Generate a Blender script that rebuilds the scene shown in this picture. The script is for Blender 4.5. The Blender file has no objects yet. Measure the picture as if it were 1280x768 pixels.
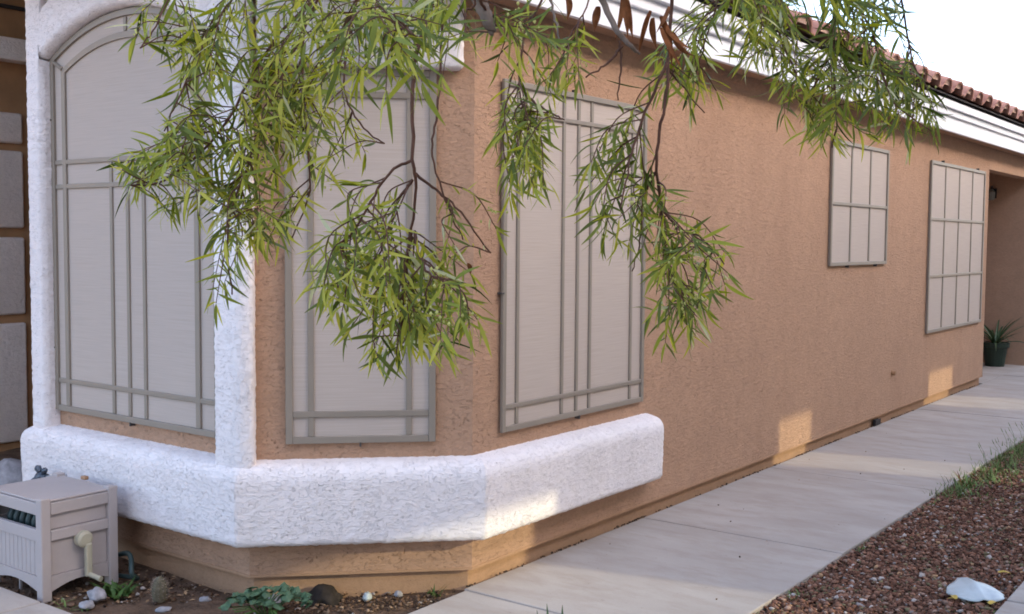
import bpy, bmesh, math, random
import numpy as np
from mathutils import Vector, Matrix, noise
R = math.radians
rnd = random.Random(7)
scene = bpy.context.scene
col = scene.collection

# ------------------------------------------------------------------ camera
CAM = Vector((0, 0, 1.6)); FPX, CX, CY = 1364.0, 640.0, 384.0
YAW, PITCH, ROLL = R(36.68), R(3.52), R(0.443)
fw = Vector((-math.sin(YAW)*math.cos(PITCH), math.cos(YAW)*math.cos(PITCH), -math.sin(PITCH)))
rt0 = Vector((math.cos(YAW), math.sin(YAW), 0)); up0 = rt0.cross(fw)
rt = rt0*math.cos(ROLL) + up0*math.sin(ROLL); up = up0*math.cos(ROLL) - rt0*math.sin(ROLL)
cd = bpy.data.cameras.new('camera'); cam = bpy.data.objects.new('camera', cd); col.objects.link(cam)
cd.sensor_width = 36; cd.lens = FPX/1280*36; cd.clip_start = 0.05; cd.clip_end = 2000
m = Matrix((rt, up, -fw)).transposed().to_4x4(); m.translation = CAM; cam.matrix_world = m
scene.camera = cam
def at(px, py, d):                       # the point seen at a pixel of the photograph, d metres along the view axis
    return CAM + (fw + rt*((px-CX)/FPX) - up*((py-CY)/FPX))*d
def project(p):
    q = Vector(p)-CAM; d = q.dot(fw)
    return CX+FPX*q.dot(rt)/d, CY-FPX*q.dot(up)/d, d

# ------------------------------------------------------------------ light
SUN_EL = R(20); sun_dir = Vector((1.0, 0.25, 0)).normalized()
SUN_AZ = math.atan2(sun_dir.x, sun_dir.y)
sun_dir = Vector((sun_dir.x*math.cos(SUN_EL), sun_dir.y*math.cos(SUN_EL), math.sin(SUN_EL)))
w = bpy.data.worlds.new('World'); scene.world = w; w.use_nodes = True
nt = w.node_tree; bgn = nt.nodes['Background']
sky = nt.nodes.new('ShaderNodeTexSky'); sky.sky_type = 'NISHITA'; sky.sun_disc = False
sky.sun_elevation = SUN_EL; sky.sun_rotation = SUN_AZ
sky.air_density = .75; sky.dust_density = 6.0; sky.ozone_density = 0.4; sky.altitude = 600
nt.links.new(sky.outputs[0], bgn.inputs[0]); bgn.inputs[1].default_value = 0.15
ld = bpy.data.lights.new('sun', 'SUN'); ld.energy = 2.0; ld.angle = R(0.6); ld.color = (1, .93, .80)
sun = bpy.data.objects.new('sun', ld); col.objects.link(sun)
sun.rotation_euler = sun_dir.to_track_quat('Z', 'Y').to_euler(); sun.location = (10, 2, 10)
vs = scene.view_settings
vs.view_transform = 'Standard'; vs.look = 'None'; vs.exposure = 2.75; vs.gamma = 1.0
scene.cycles.max_bounces = 8; scene.cycles.filter_width = 1.8

# ------------------------------------------------------------------ materials
def nodes(name):
    mt = bpy.data.materials.new(name); mt.use_nodes = True
    return mt, mt.node_tree, mt.node_tree.nodes['Principled BSDF']
def mixcol(t, fac, a, b, mode='MIX'):
    n = t.nodes.new('ShaderNodeMix'); n.data_type = 'RGBA'; n.blend_type = mode
    for sock, v in ((n.inputs[0], fac), (n.inputs[6], a), (n.inputs[7], b)):
        if hasattr(v, 'is_output'): t.links.new(v, sock)
        else: sock.default_value = v if not isinstance(v, tuple) else (*v[:3], 1)
    return n.outputs[2]
def noise_n(t, scale, detail=4, rough=.55, vec=None, sc3=None):
    n = t.nodes.new('ShaderNodeTexNoise'); n.inputs['Scale'].default_value = scale
    n.inputs['Detail'].default_value = detail; n.inputs['Roughness'].default_value = rough
    c = t.nodes.new('ShaderNodeTexCoord').outputs['Object']
    if sc3:
        mp = t.nodes.new('ShaderNodeMapping'); mp.inputs['Scale'].default_value = sc3
        t.links.new(c, mp.inputs[0]); c = mp.outputs[0]
    t.links.new(c, n.inputs['Vector'])
    return n.outputs['Fac']
def ramp(t, v, lo, hi, a=0.0, b=1.0):
    n = t.nodes.new('ShaderNodeMapRange'); t.links.new(v, n.inputs[0])
    n.inputs[1].default_value = lo; n.inputs[2].default_value = hi
    n.inputs[3].default_value = a; n.inputs[4].default_value = b
    return n.outputs[0]
def math_n(t, op, a, b):
    n = t.nodes.new('ShaderNodeMath'); n.operation = op
    for i, v in enumerate((a, b)):
        if hasattr(v, 'is_output'): t.links.new(v, n.inputs[i])
        else: n.inputs[i].default_value = v
    return n.outputs[0]
def bump(t, p, h, strength, dist):
    n = t.nodes.new('ShaderNodeBump'); n.inputs['Strength'].default_value = strength; n.inputs['Distance'].default_value = dist
    t.links.new(h, n.inputs['Height']); t.links.new(n.outputs[0], p.inputs['Normal'])
def plain(name, c, rough=.6, var=.12, scale=9, bs=0, bscale=60, bdist=.002, metal=0, spec=.4, dirt=None):
    mt, t, p = nodes(name)
    p.inputs['Roughness'].default_value = rough; p.inputs['Metallic'].default_value = metal
    p.inputs['Specular IOR Level'].default_value = spec
    f = ramp(t, noise_n(t, scale, 5), .3, .7)
    c2 = mixcol(t, f, tuple(x*(1-var) for x in c), tuple(min(1, x*(1+var)) for x in c))
    if dirt: c2 = mixcol(t, ramp(t, noise_n(t, scale*.6, 6, .65), .5, .75, 0, .6), c2, dirt)
    t.links.new(c2, p.inputs['Base Color'])
    if bs: bump(t, p, noise_n(t, bscale, 5, .6), bs, bdist)
    return mt
def stucco(name, c, pit=.35, dist=.006, scale=34, strength=.9, stain=None, sc3=(1, 1, 1.5), edge_shade=0, grain=.45):
    mt, t, p = nodes(name)
    p.inputs['Roughness'].default_value = .92; p.inputs['Specular IOR Level'].default_value = .15
    big = ramp(t, noise_n(t, 1.1, 5, .6), .3, .7)
    c2 = mixcol(t, big, tuple(x*.93 for x in c), tuple(x*1.06 for x in c))
    fine = noise_n(t, scale*3, 6, .7)
    c2 = mixcol(t, ramp(t, fine, .3, .7), c2, mixcol(t, .5, c2, tuple(x*1.12 for x in c)))
    mot = noise_n(t, 9, 6, .7); c2 = mixcol(t, ramp(t, mot, .35, .7, 0, .75 if grain > .2 else .25), c2, tuple(x*.86 for x in c))
    gr = noise_n(t, 170, 3, .75); c2 = mixcol(t, ramp(t, gr, .5, .72, 0, grain), c2, tuple(x*.66 for x in c))
    if grain > .2: c2 = mixcol(t, ramp(t, noise_n(t, 42, 4, .75, sc3=(1, .7, 1.3)), .5, .66, 0, .5), c2, tuple(x*.74 for x in c))
    trowel = noise_n(t, scale, 5, .62, sc3=sc3)
    pits = ramp(t, noise_n(t, scale*2.1, 3, .6), .60, .70)
    gate = ramp(t, noise_n(t, scale*.35, 2), .42, .6)
    pits = math_n(t, 'MULTIPLY', pits, gate)
    c2 = mixcol(t, math_n(t, 'MULTIPLY', pits, pit), c2, tuple(x*.45 for x in c))     # darker colour in the open pits
    if stain:
        st = math_n(t, 'MULTIPLY', ramp(t, noise_n(t, 2.6, 6, .65, sc3=(1, 1, .22)), .46, .74), .42)
        c2 = mixcol(t, st, c2, stain)
    t.links.new(c2, p.inputs['Base Color'])
    if edge_shade:                              # trowelled skins of plaster; shadow of their open edges painted as dark lines
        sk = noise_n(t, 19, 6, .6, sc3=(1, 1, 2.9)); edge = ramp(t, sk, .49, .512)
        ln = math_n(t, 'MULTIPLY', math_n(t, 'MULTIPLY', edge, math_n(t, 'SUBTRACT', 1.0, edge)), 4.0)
        ln = math_n(t, 'MULTIPLY', ln, ramp(t, noise_n(t, 21, 3, .55), .50, .62, 0, edge_shade))
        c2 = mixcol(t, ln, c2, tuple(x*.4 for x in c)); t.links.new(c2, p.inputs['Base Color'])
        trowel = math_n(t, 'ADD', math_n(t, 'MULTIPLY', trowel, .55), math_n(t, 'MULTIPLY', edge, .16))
    h = math_n(t, 'SUBTRACT', math_n(t, 'ADD', ramp(t, trowel, .3, .7), math_n(t, 'MULTIPLY', fine, .35)), math_n(t, 'MULTIPLY', pits, .8))
    bump(t, p, h, strength, dist)
    return mt
TAN = (.49, .298, .193)
M = {}
M['stucco'] = stucco('tan_stucco', TAN, pit=.55, stain=(.38, .22, .135), edge_shade=.3)
M['stucco_long'] = stucco('tan_stucco_sand', TAN, pit=.5, dist=.006, scale=34, strength=.95, edge_shade=.15, stain=(.38, .22, .14), sc3=(1, .6, 1.8))
M['stucco_far'] = stucco('tan_stucco_smooth', TAN, pit=.15, dist=.003, scale=26)
M['white_stucco'] = stucco('white_stucco', (.86, .785, .765), pit=.3, dist=.005, scale=44, strength=.9, stain=(.62, .56, .53), edge_shade=.5, grain=.1)
M['grey_stucco'] = stucco('grey_stucco', (.84, .745, .69), pit=.1, dist=.004, scale=30, strength=.8)
M['found'] = stucco('painted_foundation', (.44, .262, .158), pit=.25, dist=.004, scale=30, strength=.4, stain=(.3, .18, .11))
M['brown'] = plain('brown_paint', (.36, .2, .10), .7, .2, 4)
M['white_paint'] = plain('white_trim_paint', (.80, .79, .81), .5, .04, 3, .15, 30, .001)
M['rail'] = plain('taupe_aluminium', (.255, .21, .165), .45, .05, 6, spec=.5)
M['dark'] = plain('dark_gap', (.035, .028, .026), .9)
M['clip'] = plain('dark_clip', (.07, .06, .055), .5)
M['tile'] = None
def mesh_fabric():
    mt, t, p = nodes('sunscreen_fabric')
    p.inputs['Roughness'].default_value = .75; p.inputs['Specular IOR Level'].default_value = .25
    a = noise_n(t, 30, 4, .6, sc3=(.12, .12, 9)); b = noise_n(t, 1.6, 3)
    c = mixcol(t, ramp(t, a, .3, .7), (.44, .36, .305), (.515, .43, .37))
    c = mixcol(t, ramp(t, b, .35, .7, 0, .35), c, (.455, .38, .335))
    t.links.new(c, p.inputs['Base Color']); bump(t, p, a, .25, .001)
    return mt
M['screen'] = mesh_fabric()
def concrete():
    mt, t, p = nodes('concrete'); p.inputs['Roughness'].default_value = .85; p.inputs['Specular IOR Level'].default_value = .25
    c = mixcol(t, ramp(t, noise_n(t, 1.3, 6, .6, sc3=(1, 2.2, 1)), .32, .68), (.38, .322, .275), (.47, .41, .36))
    c = mixcol(t, ramp(t, noise_n(t, 2.6, 6, .7, sc3=(1, 2.5, 1)), .46, .66, 0, .65), c, (.345, .275, .22))
    c = mixcol(t, ramp(t, noise_n(t, 150, 3, .7), .35, .65, 0, .22), c, (.28, .25, .24))
    c = mixcol(t, ramp(t, noise_n(t, 22, 4, .6), .66, .72, 0, .35), c, (.2, .16, .14))
    t.links.new(c, p.inputs['Base Color'])
    bump(t, p, noise_n(t, 90, 5, .65, sc3=(.35, 1.6, 1)), .25, .0015)
    return mt
M['concrete'] = concrete()
M['soil'] = plain('dark_soil', (.15, .095, .064), .95, .35, 7, .9, 45, .02, spec=.1, dirt=(.055, .035, .025))
M['gravel_base'] = plain('gravel_soil', (.16, .10, .07), .95, .35, 30, .9, 60, .02, spec=.1)
M['ground'] = plain('dry_ground', (.27, .2, .15), .95, .25, 1.5, .6, 30, .02, spec=.1)
def roof_tile_mat():
    mt, t, p = nodes('clay_roof_tile'); p.inputs['Roughness'].default_value = .85
    oi = t.nodes.new('ShaderNodeObjectInfo').outputs['Random']
    c = mixcol(t, oi, (.33, .145, .10), (.50, .27, .20))
    c = mixcol(t, ramp(t, noise_n(t, 14, 5, .7), .4, .7, 0, .6), c, (.26, .13, .1))
    t.links.new(c, p.inputs['Base Color']); bump(t, p, noise_n(t, 60, 4), .4, .003)
    return mt
M['tile'] = roof_tile_mat()
M['mortar'] = plain('tile_mortar', (.58, .38, .29), .9, .2, 20, .5, 50, .004)
def leafmat(name, objrand):
    mt, t, p = nodes(name); p.inputs['Roughness'].default_value = .45; p.inputs['Specular IOR Level'].default_value = .2
    if objrand: v = t.nodes.new('ShaderNodeObjectInfo').outputs['Random']
    else:
        a = t.nodes.new('ShaderNodeAttribute'); a.attribute_name = 'tint'; v = a.outputs['Fac']
    cr = t.nodes.new('ShaderNodeValToRGB'); t.links.new(v, cr.inputs[0])
    e = cr.color_ramp.elements
    e[0].position = 0; e[0].color = (.045, .066, .012, 1); e[1].position = 1; e[1].color = (.74, .70, .50, 1)
    for pos, c in ((.26, (.075, .105, .011)), (.46, (.175, .215, .013)), (.7, (.40, .41, .026)), (.945, (.62, .55, .075)), (.955, (.70, .68, .5))):
        q = e.new(pos); q.color = (*c, 1)
    g = t.nodes.new('ShaderNodeNewGeometry')
    c = mixcol(t, math_n(t, 'MULTIPLY', g.outputs['Backfacing'], .3), cr.outputs[0], (.30, .35, .12))
    t.links.new(c, p.inputs['Base Color'])
    tr = t.nodes.new('ShaderNodeBsdfTranslucent'); t.links.new(mixcol(t, 1.0, c, (1.25, 1.15, .55), 'MULTIPLY'), tr.inputs[0])
    ms = t.nodes.new('ShaderNodeMixShader'); ms.inputs[0].default_value = .42
    t.links.new(p.outputs[0], ms.inputs[1]); t.links.new(tr.outputs[0], ms.inputs[2])
    t.links.new(ms.outputs[0], t.nodes['Material Output'].inputs[0])
    return mt
M['leaf'] = leafmat('narrow_leaf', True); M['foliage'] = leafmat('narrow_foliage', False)
M['bark'] = plain('twig_bark', (.125, .062, .042), .85, .3, 30, .4, 80, .002, spec=.12)
M['grey_bark'] = plain('grey_bark', (.20, .145, .11), .9, .35, 25, .6, 60, .004, spec=.1)
M['dead_leaf'] = plain('dead_leaf', (.19, .065, .022), .85, .5, 60, .6, 90, .003, spec=.15)
M['flower'] = plain('pale_flower', (.55, .52, .16), .8, .2, 60)
M['resin'] = plain('taupe_resin', (.42, .365, .35), .55, .06, 4, .15, 60, .001, dirt=(.33, .28, .26))
M['crank'] = plain('cream_plastic', (.43, .39, .29), .45, .06, 12)
M['hose'] = plain('green_hose', (.025, .045, .043), .45, .2, 10)
M['brass'] = plain('weathered_metal', (.09, .11, .14), .45, .3, 60, metal=.6)
M['pvc'] = plain('grey_pipe', (.45, .45, .47), .5)
M['stone'] = plain('grey_stone', (.33, .31, .32), .85, .3, 22, .5, 40, .004)
M['dark_stone'] = plain('dark_stone', (.035, .028, .024), .95, .3, 22, .8, 40, .006, spec=.1)
M['cactus'] = plain('grey_green_cactus', (.15, .125, .08), .8, .3, 50)
M['spine'] = plain('cactus_spine', (.36, .27, .2), .8)
M['herb'] = plain('weed_green', (.055, .11, .02), .6, .4, 30)
M['herb2'] = plain('blue_green_leaf', (.07, .125, .06), .6, .35, 25)
M['agave'] = plain('agave_green', (.12, .18, .075), .5, .3, 18)
M['yucca'] = plain('potted_green', (.06, .10, .04), .5, .3, 12)
M['pot'] = plain('dark_green_pot', (.02, .035, .022), .5, .15, 8)
M['plastic'] = plain('pale_plastic', (.45, .49, .49), .35, .12, 12, dirt=(.36, .35, .31))
M['yellow_leaf'] = plain('yellow_leaf', (.5, .33, .06), .7, .25, 60)
M['dry'] = plain('dry_frond', (.42, .25, .13), .8, .3, 20)
M['lantern'] = plain('pale_lantern', (.22, .2, .16), .4, .1, 30)
M['block_stucco'] = stucco('sun_blocker_stucco', (.50, .42, .34), pit=.1)  # only for the unseen wall that blocks the sun
def pane_mat():
    mt, t, p = nodes('sun_dimming_film')  # see-through tint added to weaken the sun
    tr = t.nodes.new('ShaderNodeBsdfTransparent'); tr.inputs[0].default_value = (.48, .48, .42, 1)
    gl = t.nodes.new('ShaderNodeBsdfGlossy'); gl.inputs['Roughness'].default_value = .05
    ms = t.nodes.new('ShaderNodeMixShader'); ms.inputs[0].default_value = .1
    t.links.new(tr.outputs[0], ms.inputs[1]); t.links.new(gl.outputs[0], ms.inputs[2]); t.links.new(ms.outputs[0], t.nodes['Material Output'].inputs[0])
    return mt
M['pane'] = pane_mat()
M['grass'] = plain('grass_blade', (.13, .19, .05), .7, .5, 9)
M['tree_far'] = plain('far_leaf', (.09, .14, .05), .7, .4, 3)
def attr_mat(name, rough=.95):
    mt, t, p = nodes(name); p.inputs['Roughness'].default_value = rough; p.inputs['Specular IOR Level'].default_value = .08
    a = t.nodes.new('ShaderNodeAttribute'); a.attribute_name = 'shade'
    t.links.new(mixcol(t, ramp(t, noise_n(t, 140, 3), .3, .7, 0, .5), a.outputs['Color'], mixcol(t, 1.0, a.outputs['Color'], (.6, .58, .56), 'MULTIPLY')), p.inputs['Base Color'])
    return mt
M['chips'] = attr_mat('gravel_chips')

# ------------------------------------------------------------------ builders
ROOT = {}
def tag(o, label=None, cat=None, group=None, kind=None):
    for k, v in (('label', label), ('category', cat), ('group', group), ('kind', kind)):
        if v: o[k] = v
    return o
def thing(name, loc, label, cat, group=None, kind=None):
    o = bpy.data.objects.new(name, None); o.empty_display_size = .1; col.objects.link(o); o.location = loc
    ROOT[o.name] = Vector(loc)
    return tag(o, label, cat, group, kind)
class MB:
    def __init__(s): s.v = []; s.f = []; s.mi = []; s.m = 0
    def add(s, vs, fs):
        b = len(s.v); s.v += [tuple(x) for x in vs]
        for f in fs: s.f.append(tuple(i+b for i in f)); s.mi.append(s.m)
        return s
    def box(s, x0, x1, y0, y1, z0, z1):
        v = [(x, y, z) for x in (x0, x1) for y in (y0, y1) for z in (z0, z1)]
        return s.add(v, [(0, 1, 3, 2), (4, 6, 7, 5), (0, 4, 5, 1), (2, 3, 7, 6), (0, 2, 6, 4), (1, 5, 7, 3)])
    def obox(s, fr, u0, u1, n0, n1, z0, z1, bev=0):
        o, u, n = fr
        pts = [o+u*a+n*b+Vector((0, 0, c)) for a in (u0, u1) for b in (n0, n1) for c in (z0, z1)]
        return s.add(pts, [(0, 1, 3, 2), (4, 6, 7, 5), (0, 4, 5, 1), (2, 3, 7, 6), (0, 2, 6, 4), (1, 5, 7, 3)])
    def tube(s, path, radii, n=6, cap=True):
        path = [Vector(p) for p in path]
        if not hasattr(radii, '__len__'): radii = [radii]*len(path)
        vs = []; prev = None
        for i, p in enumerate(path):
            t = (path[min(i+1, len(path)-1)]-path[max(i-1, 0)]).normalized()
            if prev is None:
                a = t.orthogonal().normalized()
            else: a = (prev - t*prev.dot(t)).normalized()
            prev = a; b = t.cross(a)
            for k in range(n):
                th = 2*math.pi*k/n; vs.append(p+(a*math.cos(th)+b*math.sin(th))*radii[i])
        fs = [(i*n+k, i*n+(k+1) % n, (i+1)*n+(k+1) % n, (i+1)*n+k) for i in range(len(path)-1) for k in range(n)]
        if cap: fs += [tuple(range(n-1, -1, -1)), tuple(range((len(path)-1)*n, len(path)*n))]
        return s.add(vs, fs)
    def lathe(s, c, prof, n=20):
        vs = []; 
        for r, z in prof:
            for k in range(n):
                th = 2*math.pi*k/n; vs.append((c[0]+r*math.cos(th), c[1]+r*math.sin(th), c[2]+z))
        L = len(prof)
        fs = [(i*n+k, i*n+(k+1) % n, (i+1)*n+(k+1) % n, (i+1)*n+k) for i in range(L-1) for k in range(n)]
        fs += [tuple(range(n-1, -1, -1)), tuple(range((L-1)*n, L*n))]
        return s.add(vs, fs)
    def prism(s, poly, z0, z1):
        n = len(poly)
        s.add([(*p, z0) for p in poly]+[(*p, z1) for p in poly],
              [tuple(range(n-1, -1, -1)), tuple(range(n, 2*n))]+[(i, (i+1) % n, n+(i+1) % n, n+i) for i in range(n)])
        return s
    def grid(s, rows):
        n = len(rows[0]); vs = [p for r in rows for p in r]
        return s.add(vs, [(i*n+k, i*n+k+1, (i+1)*n+k+1, (i+1)*n+k) for i in range(len(rows)-1) for k in range(n-1)])
    def build(s, name, mat, parent=None, smooth=False, bevel=0, root=None, seg=2):
        me = bpy.data.meshes.new(name)
        off = ROOT[root.name if root else parent.name] if parent else Vector((0, 0, 0))
        me.from_pydata([(x-off.x, y-off.y, z-off.z) for x, y, z in s.v], [], s.f)
        mats = mat if isinstance(mat, (list, tuple)) else [mat]
        for q in mats: me.materials.append(q)
        if len(mats) > 1: me.polygons.foreach_set('material_index', s.mi)
        if bevel or True:
            bm = bmesh.new(); bm.from_mesh(me)
            bmesh.ops.recalc_face_normals(bm, faces=bm.faces)
            if bevel: bmesh.ops.bevel(bm, geom=bm.edges[:], offset=bevel, segments=seg, affect='EDGES', profile=.5, clamp_overlap=True)
            bm.to_mesh(me); bm.free()
        if smooth: me.polygons.foreach_set('use_smooth', [True]*len(me.polygons))
        o = bpy.data.objects.new(name, me); col.objects.link(o)
        if parent:
            o.parent = parent
            ROOT[o.name] = off
        return o
def rough_up(o, amp, size, seed=0, skip=None):
    me = o.data; off = ROOT.get(o.name, Vector())
    n = len(me.vertices)
    nrm = [v.normal.copy() for v in me.vertices]
    for v, q in zip(me.vertices, nrm):
        p = (v.co+off)/size
        h = noise.fractal(Vector((p.x, p.y, p.z*1.5+seed)), 1.0, 2.0, 3)
        h += max(0, noise.noise(p*.45+Vector((9, 3, seed))))*.6
        v.co += q*(amp*h)
    me.polygons.foreach_set('use_smooth', [True]*len(me.polygons))
def catmull(pts, n=6):
    pts = [Vector(p) for p in pts]; P = [pts[0]*2-pts[1]]+pts+[pts[-1]*2-pts[-2]]; out = []
    for i in range(1, len(P)-2):
        for k in range(n):
            t = k/n; a, b, c, d = P[i-1:i+3]
            out.append(.5*((2*b)+(c-a)*t+(2*a-5*b+4*c-d)*t*t+(3*b-a-3*c+d)*t**3))
    out.append(pts[-1]); return out

# ------------------------------------------------------------------ ground and paving
def sheet(name, x0, x1, y0, y1, z, mat, step=None, amp=0, kind='structure'):
    mb = MB()
    if not step: mb.add([(x0, y0, z), (x1, y0, z), (x1, y1, z), (x0, y1, z)], [(0, 1, 2, 3)])
    else:
        nx = max(1, int((x1-x0)/step)); ny = max(1, int((y1-y0)/step))
        mb.grid([[(x0+(x1-x0)*i/nx, y0+(y1-y0)*j/ny, z+amp*noise.fractal(Vector((i*step*4, j*step*4, z*9)), 1, 2, 3)) for i in range(nx+1)] for j in range(ny+1)])
    o = mb.build(name, mat, smooth=True); o['kind'] = kind; return o
sheet('ground', -400, 400, -400, 400, -.12, M['ground'])
sheet('planting_bed', -8.5, -2.9, 2.3, 5.2, -.035, M['soil'], .05, .018)
sheet('gravel_bed', -1.99, -1.05, -3, 16, -.03, M['gravel_base'], .06, .008)
walk = thing('walkway', (-2.5, 8, 0), None, None, kind='structure')
ys = [.3, 2.07, 3.82, 5.465, 7.255, 9.0, 10.75, 12.5, 14.2, 15.9]
for a, b in zip(ys, ys[1:]):
    x0 = -3.095 if b < 3.9 else (-3.112 if b < 13.2 else -3.10)
    mb = MB(); mb.box(x0, -1.93+rnd.uniform(-.006, .006), a+.004, b-.004, -.1, rnd.uniform(-.003, .003))
    mb.build('concrete_slab', M['concrete'], walk, bevel=.007)
mb = MB(); mb.box(-6, -3.106, 13.25, 15.49, -.1, -.003); mb.build('concrete_slab', M['concrete'], walk, bevel=.006)
fwk = thing('front_path', (-4.5, 2, 0), None, None, kind='structure')
for x0, x1 in ((-7.6, -6.03), (-6.02, -4.454), (-4.446, -3.115)):
    mb = MB(); mb.box(x0, x1, 1.2, 2.54, -.1, .001); mb.build('concrete_slab', M['concrete'], fwk, bevel=.007)
drv = thing('sidewalk', (-.5, 3, 0), None, None, kind='structure')
for a, b in ((-3, -1), (-1, 1), (1, 3), (3, 5.2), (5.21, 7.2), (7.21, 9.2)):
    mb = MB(); mb.box(-1.09, .12, a+.005, b-.005, -.1, 0); mb.build('concrete_slab', M['concrete'], drv, bevel=.008)

def chips(name, spots, pal, rng, parent=None, flat=.55):
    """many small stones in one mesh: jittered icosahedra with a colour each"""
    bm = bmesh.new(); bmesh.ops.create_icosphere(bm, subdivisions=1, radius=1)
    V0 = np.array([v.co for v in bm.verts]); F0 = np.array([[v.index for v in f.verts] for f in bm.faces]); bm.free()
    n = len(spots); r = np.random.default_rng(rng); S = np.array(spots)
    V = V0[None]*(1+r.uniform(-.38, .32, (n, len(V0), 1)))
    V = V*np.stack([r.uniform(.7, 1.35, n), r.uniform(.6, 1.1, n), r.uniform(.35, .8, n)*flat/.55], 1)[:, None]
    th = r.uniform(0, 6.28, n); c, s = np.cos(th), np.sin(th)
    tl = r.normal(0, .35, n); ct, st = np.cos(tl), np.sin(tl)
    x, y, z = V[..., 0], V[..., 1], V[..., 2]
    y, z = y*ct[:, None]-z*st[:, None], y*st[:, None]+z*ct[:, None]
    x, y = x*c[:, None]-y*s[:, None], x*s[:, None]+y*c[:, None]
    V = np.stack([x, y, z], -1)*S[:, 3][:, None, None]+S[:, None, :3]
    F = (F0[None]+np.arange(n)[:, None, None]*len(V0)).reshape(-1, 3)
    me = bpy.data.meshes.new(name); me.vertices.add(n*len(V0)); me.vertices.foreach_set('co', V.ravel().astype('f'))
    me.loops.add(F.size); me.loops.foreach_set('vertex_index', F.ravel().astype('i'))
    me.polygons.add(len(F)); me.polygons.foreach_set('loop_start', np.arange(0, F.size, 3).astype('i'))
    me.update(calc_edges=True)
    P = np.array([q[1] for q in pal]); wt = np.array([q[0] for q in pal], float); wt /= wt.sum()
    C = P[r.choice(len(P), n, p=wt)]*r.uniform(.7, 1.3, (n, 1))
    A = me.attributes.new('shade', 'FLOAT_COLOR', 'POINT')
    A.data.foreach_set('color', np.concatenate([np.repeat(C, len(V0), 0), np.ones((n*len(V0), 1))], 1).ravel().astype('f'))
    me.materials.append(M['chips'])
    o = bpy.data.objects.new(name, me); col.objects.link(o); o['kind'] = 'stuff'
    return o
gp = [(10, (.205, .098, .064)), (8, (.26, .135, .09)), (6, (.12, .06, .042)), (2, (.34, .22, .165)), (2, (.2, .16, .09)), (1.0, (.5, .42, .37)), (.5, (.28, .24, .22)), (.5, (.42, .25, .14))]
sp = []
for i in range(23000):
    y = 4.0+6.3*rnd.random()**1.25; x = rnd.uniform(-1.925, -1.095)
    sp.append((x, y, -.024+rnd.random()*.012, rnd.choice((.006, .008, .009, .011, .013, .017))*rnd.uniform(.7, 1.15)))
for i in range(2500): sp.append((rnd.uniform(-1.925, -1.095), rnd.uniform(10, 15.5), -.02, .018))
for i in range(2200): sp.append((rnd.uniform(-1.925, -1.095), rnd.uniform(1.0, 4.1), -.02, .018))
tag(chips('gravel', sp, gp, 1), 'reddish brown gravel filling the strip beside the walkway', 'gravel')
bp = [(6, (.115, .07, .045)), (5, (.19, .115, .075)), (2.5, (.3, .2, .13)), (1, (.42, .36, .32)), (1.5, (.06, .04, .03))]
sp = []
for i in range(3000):
    x = rnd.uniform(-5.2, -3.1); y = rnd.uniform(2.55, 3.85)
    if x-y > -6.99 or y > 3.16 and x < -3.83: continue
    sp.append((x, y, -.03+rnd.random()*.012, rnd.choice((.004, .005, .007, .009, .014))))
for i in range(520):
    t = rnd.random(); sp.append((-3.7+.6*t+rnd.uniform(-.14, .14), 3.12+.62*t+rnd.uniform(-.1, .1), -.026, rnd.uniform(.005, .013)))
tag(chips('soil_gravel', sp, bp, 2, flat=.4), 'scattered dark pebbles and crumbs on the soil of the planting bed', 'gravel')
mb = MB()
for i in range(420):                      # dry leaf litter
    x = rnd.uniform(-4.5, -3.15); y = rnd.uniform(2.6, 3.8)
    if x-y > -6.99 or x-y < -7.45 and rnd.random() < .5: continue
    a = rnd.uniform(0, 6.28); l = rnd.uniform(.006, .022); wl = l*rnd.uniform(.15, .4)
    c, q = Vector((x, y, -.024+rnd.random()*.01)), Vector((math.cos(a), math.sin(a), rnd.uniform(-.2, .3)))
    n_ = Vector((-q.y, q.x, rnd.uniform(-.3, .3)))
    mb.add([c-q*l, c+n_*wl+Vector((0, 0, .003)), c+q*l, c-n_*wl], [(0, 1, 2, 3)])
lit = mb.build('leaf_litter', M['dry']); tag(lit, 'dry tan leaf litter strewn over the soil of the planting bed', 'leaf litter', kind='stuff')
sp = [(rnd.uniform(-3.05, -1.98), 3.2+6*rnd.random(), .004, rnd.uniform(.002, .007)) for i in range(22)]
tag(chips('walkway_grit', sp, [(2, (.14, .09, .06)), (1, (.3, .2, .13))], 9, flat=.6), 'loose grit and crumbs lying on the concrete walkway', 'grit')
# crumbs of dirt along the joint between walkway and foundation
sp = []
for i in range(700):
    y = 3.85+9.2*rnd.random()**1.4
    if noise.noise(Vector((y*3.1, 0, 0)))+.25 < rnd.random()*.5: continue
    sp.append((-3.117+abs(rnd.gauss(0, .008)), y, .002, rnd.uniform(.003, .009)))
tag(chips('joint_dirt', sp, [(3, (.06, .04, .03)), (1, (.12, .08, .05))], 3, flat=.5), 'dark dirt crumbs along the edge of walkway and house wall', 'dirt')

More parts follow.
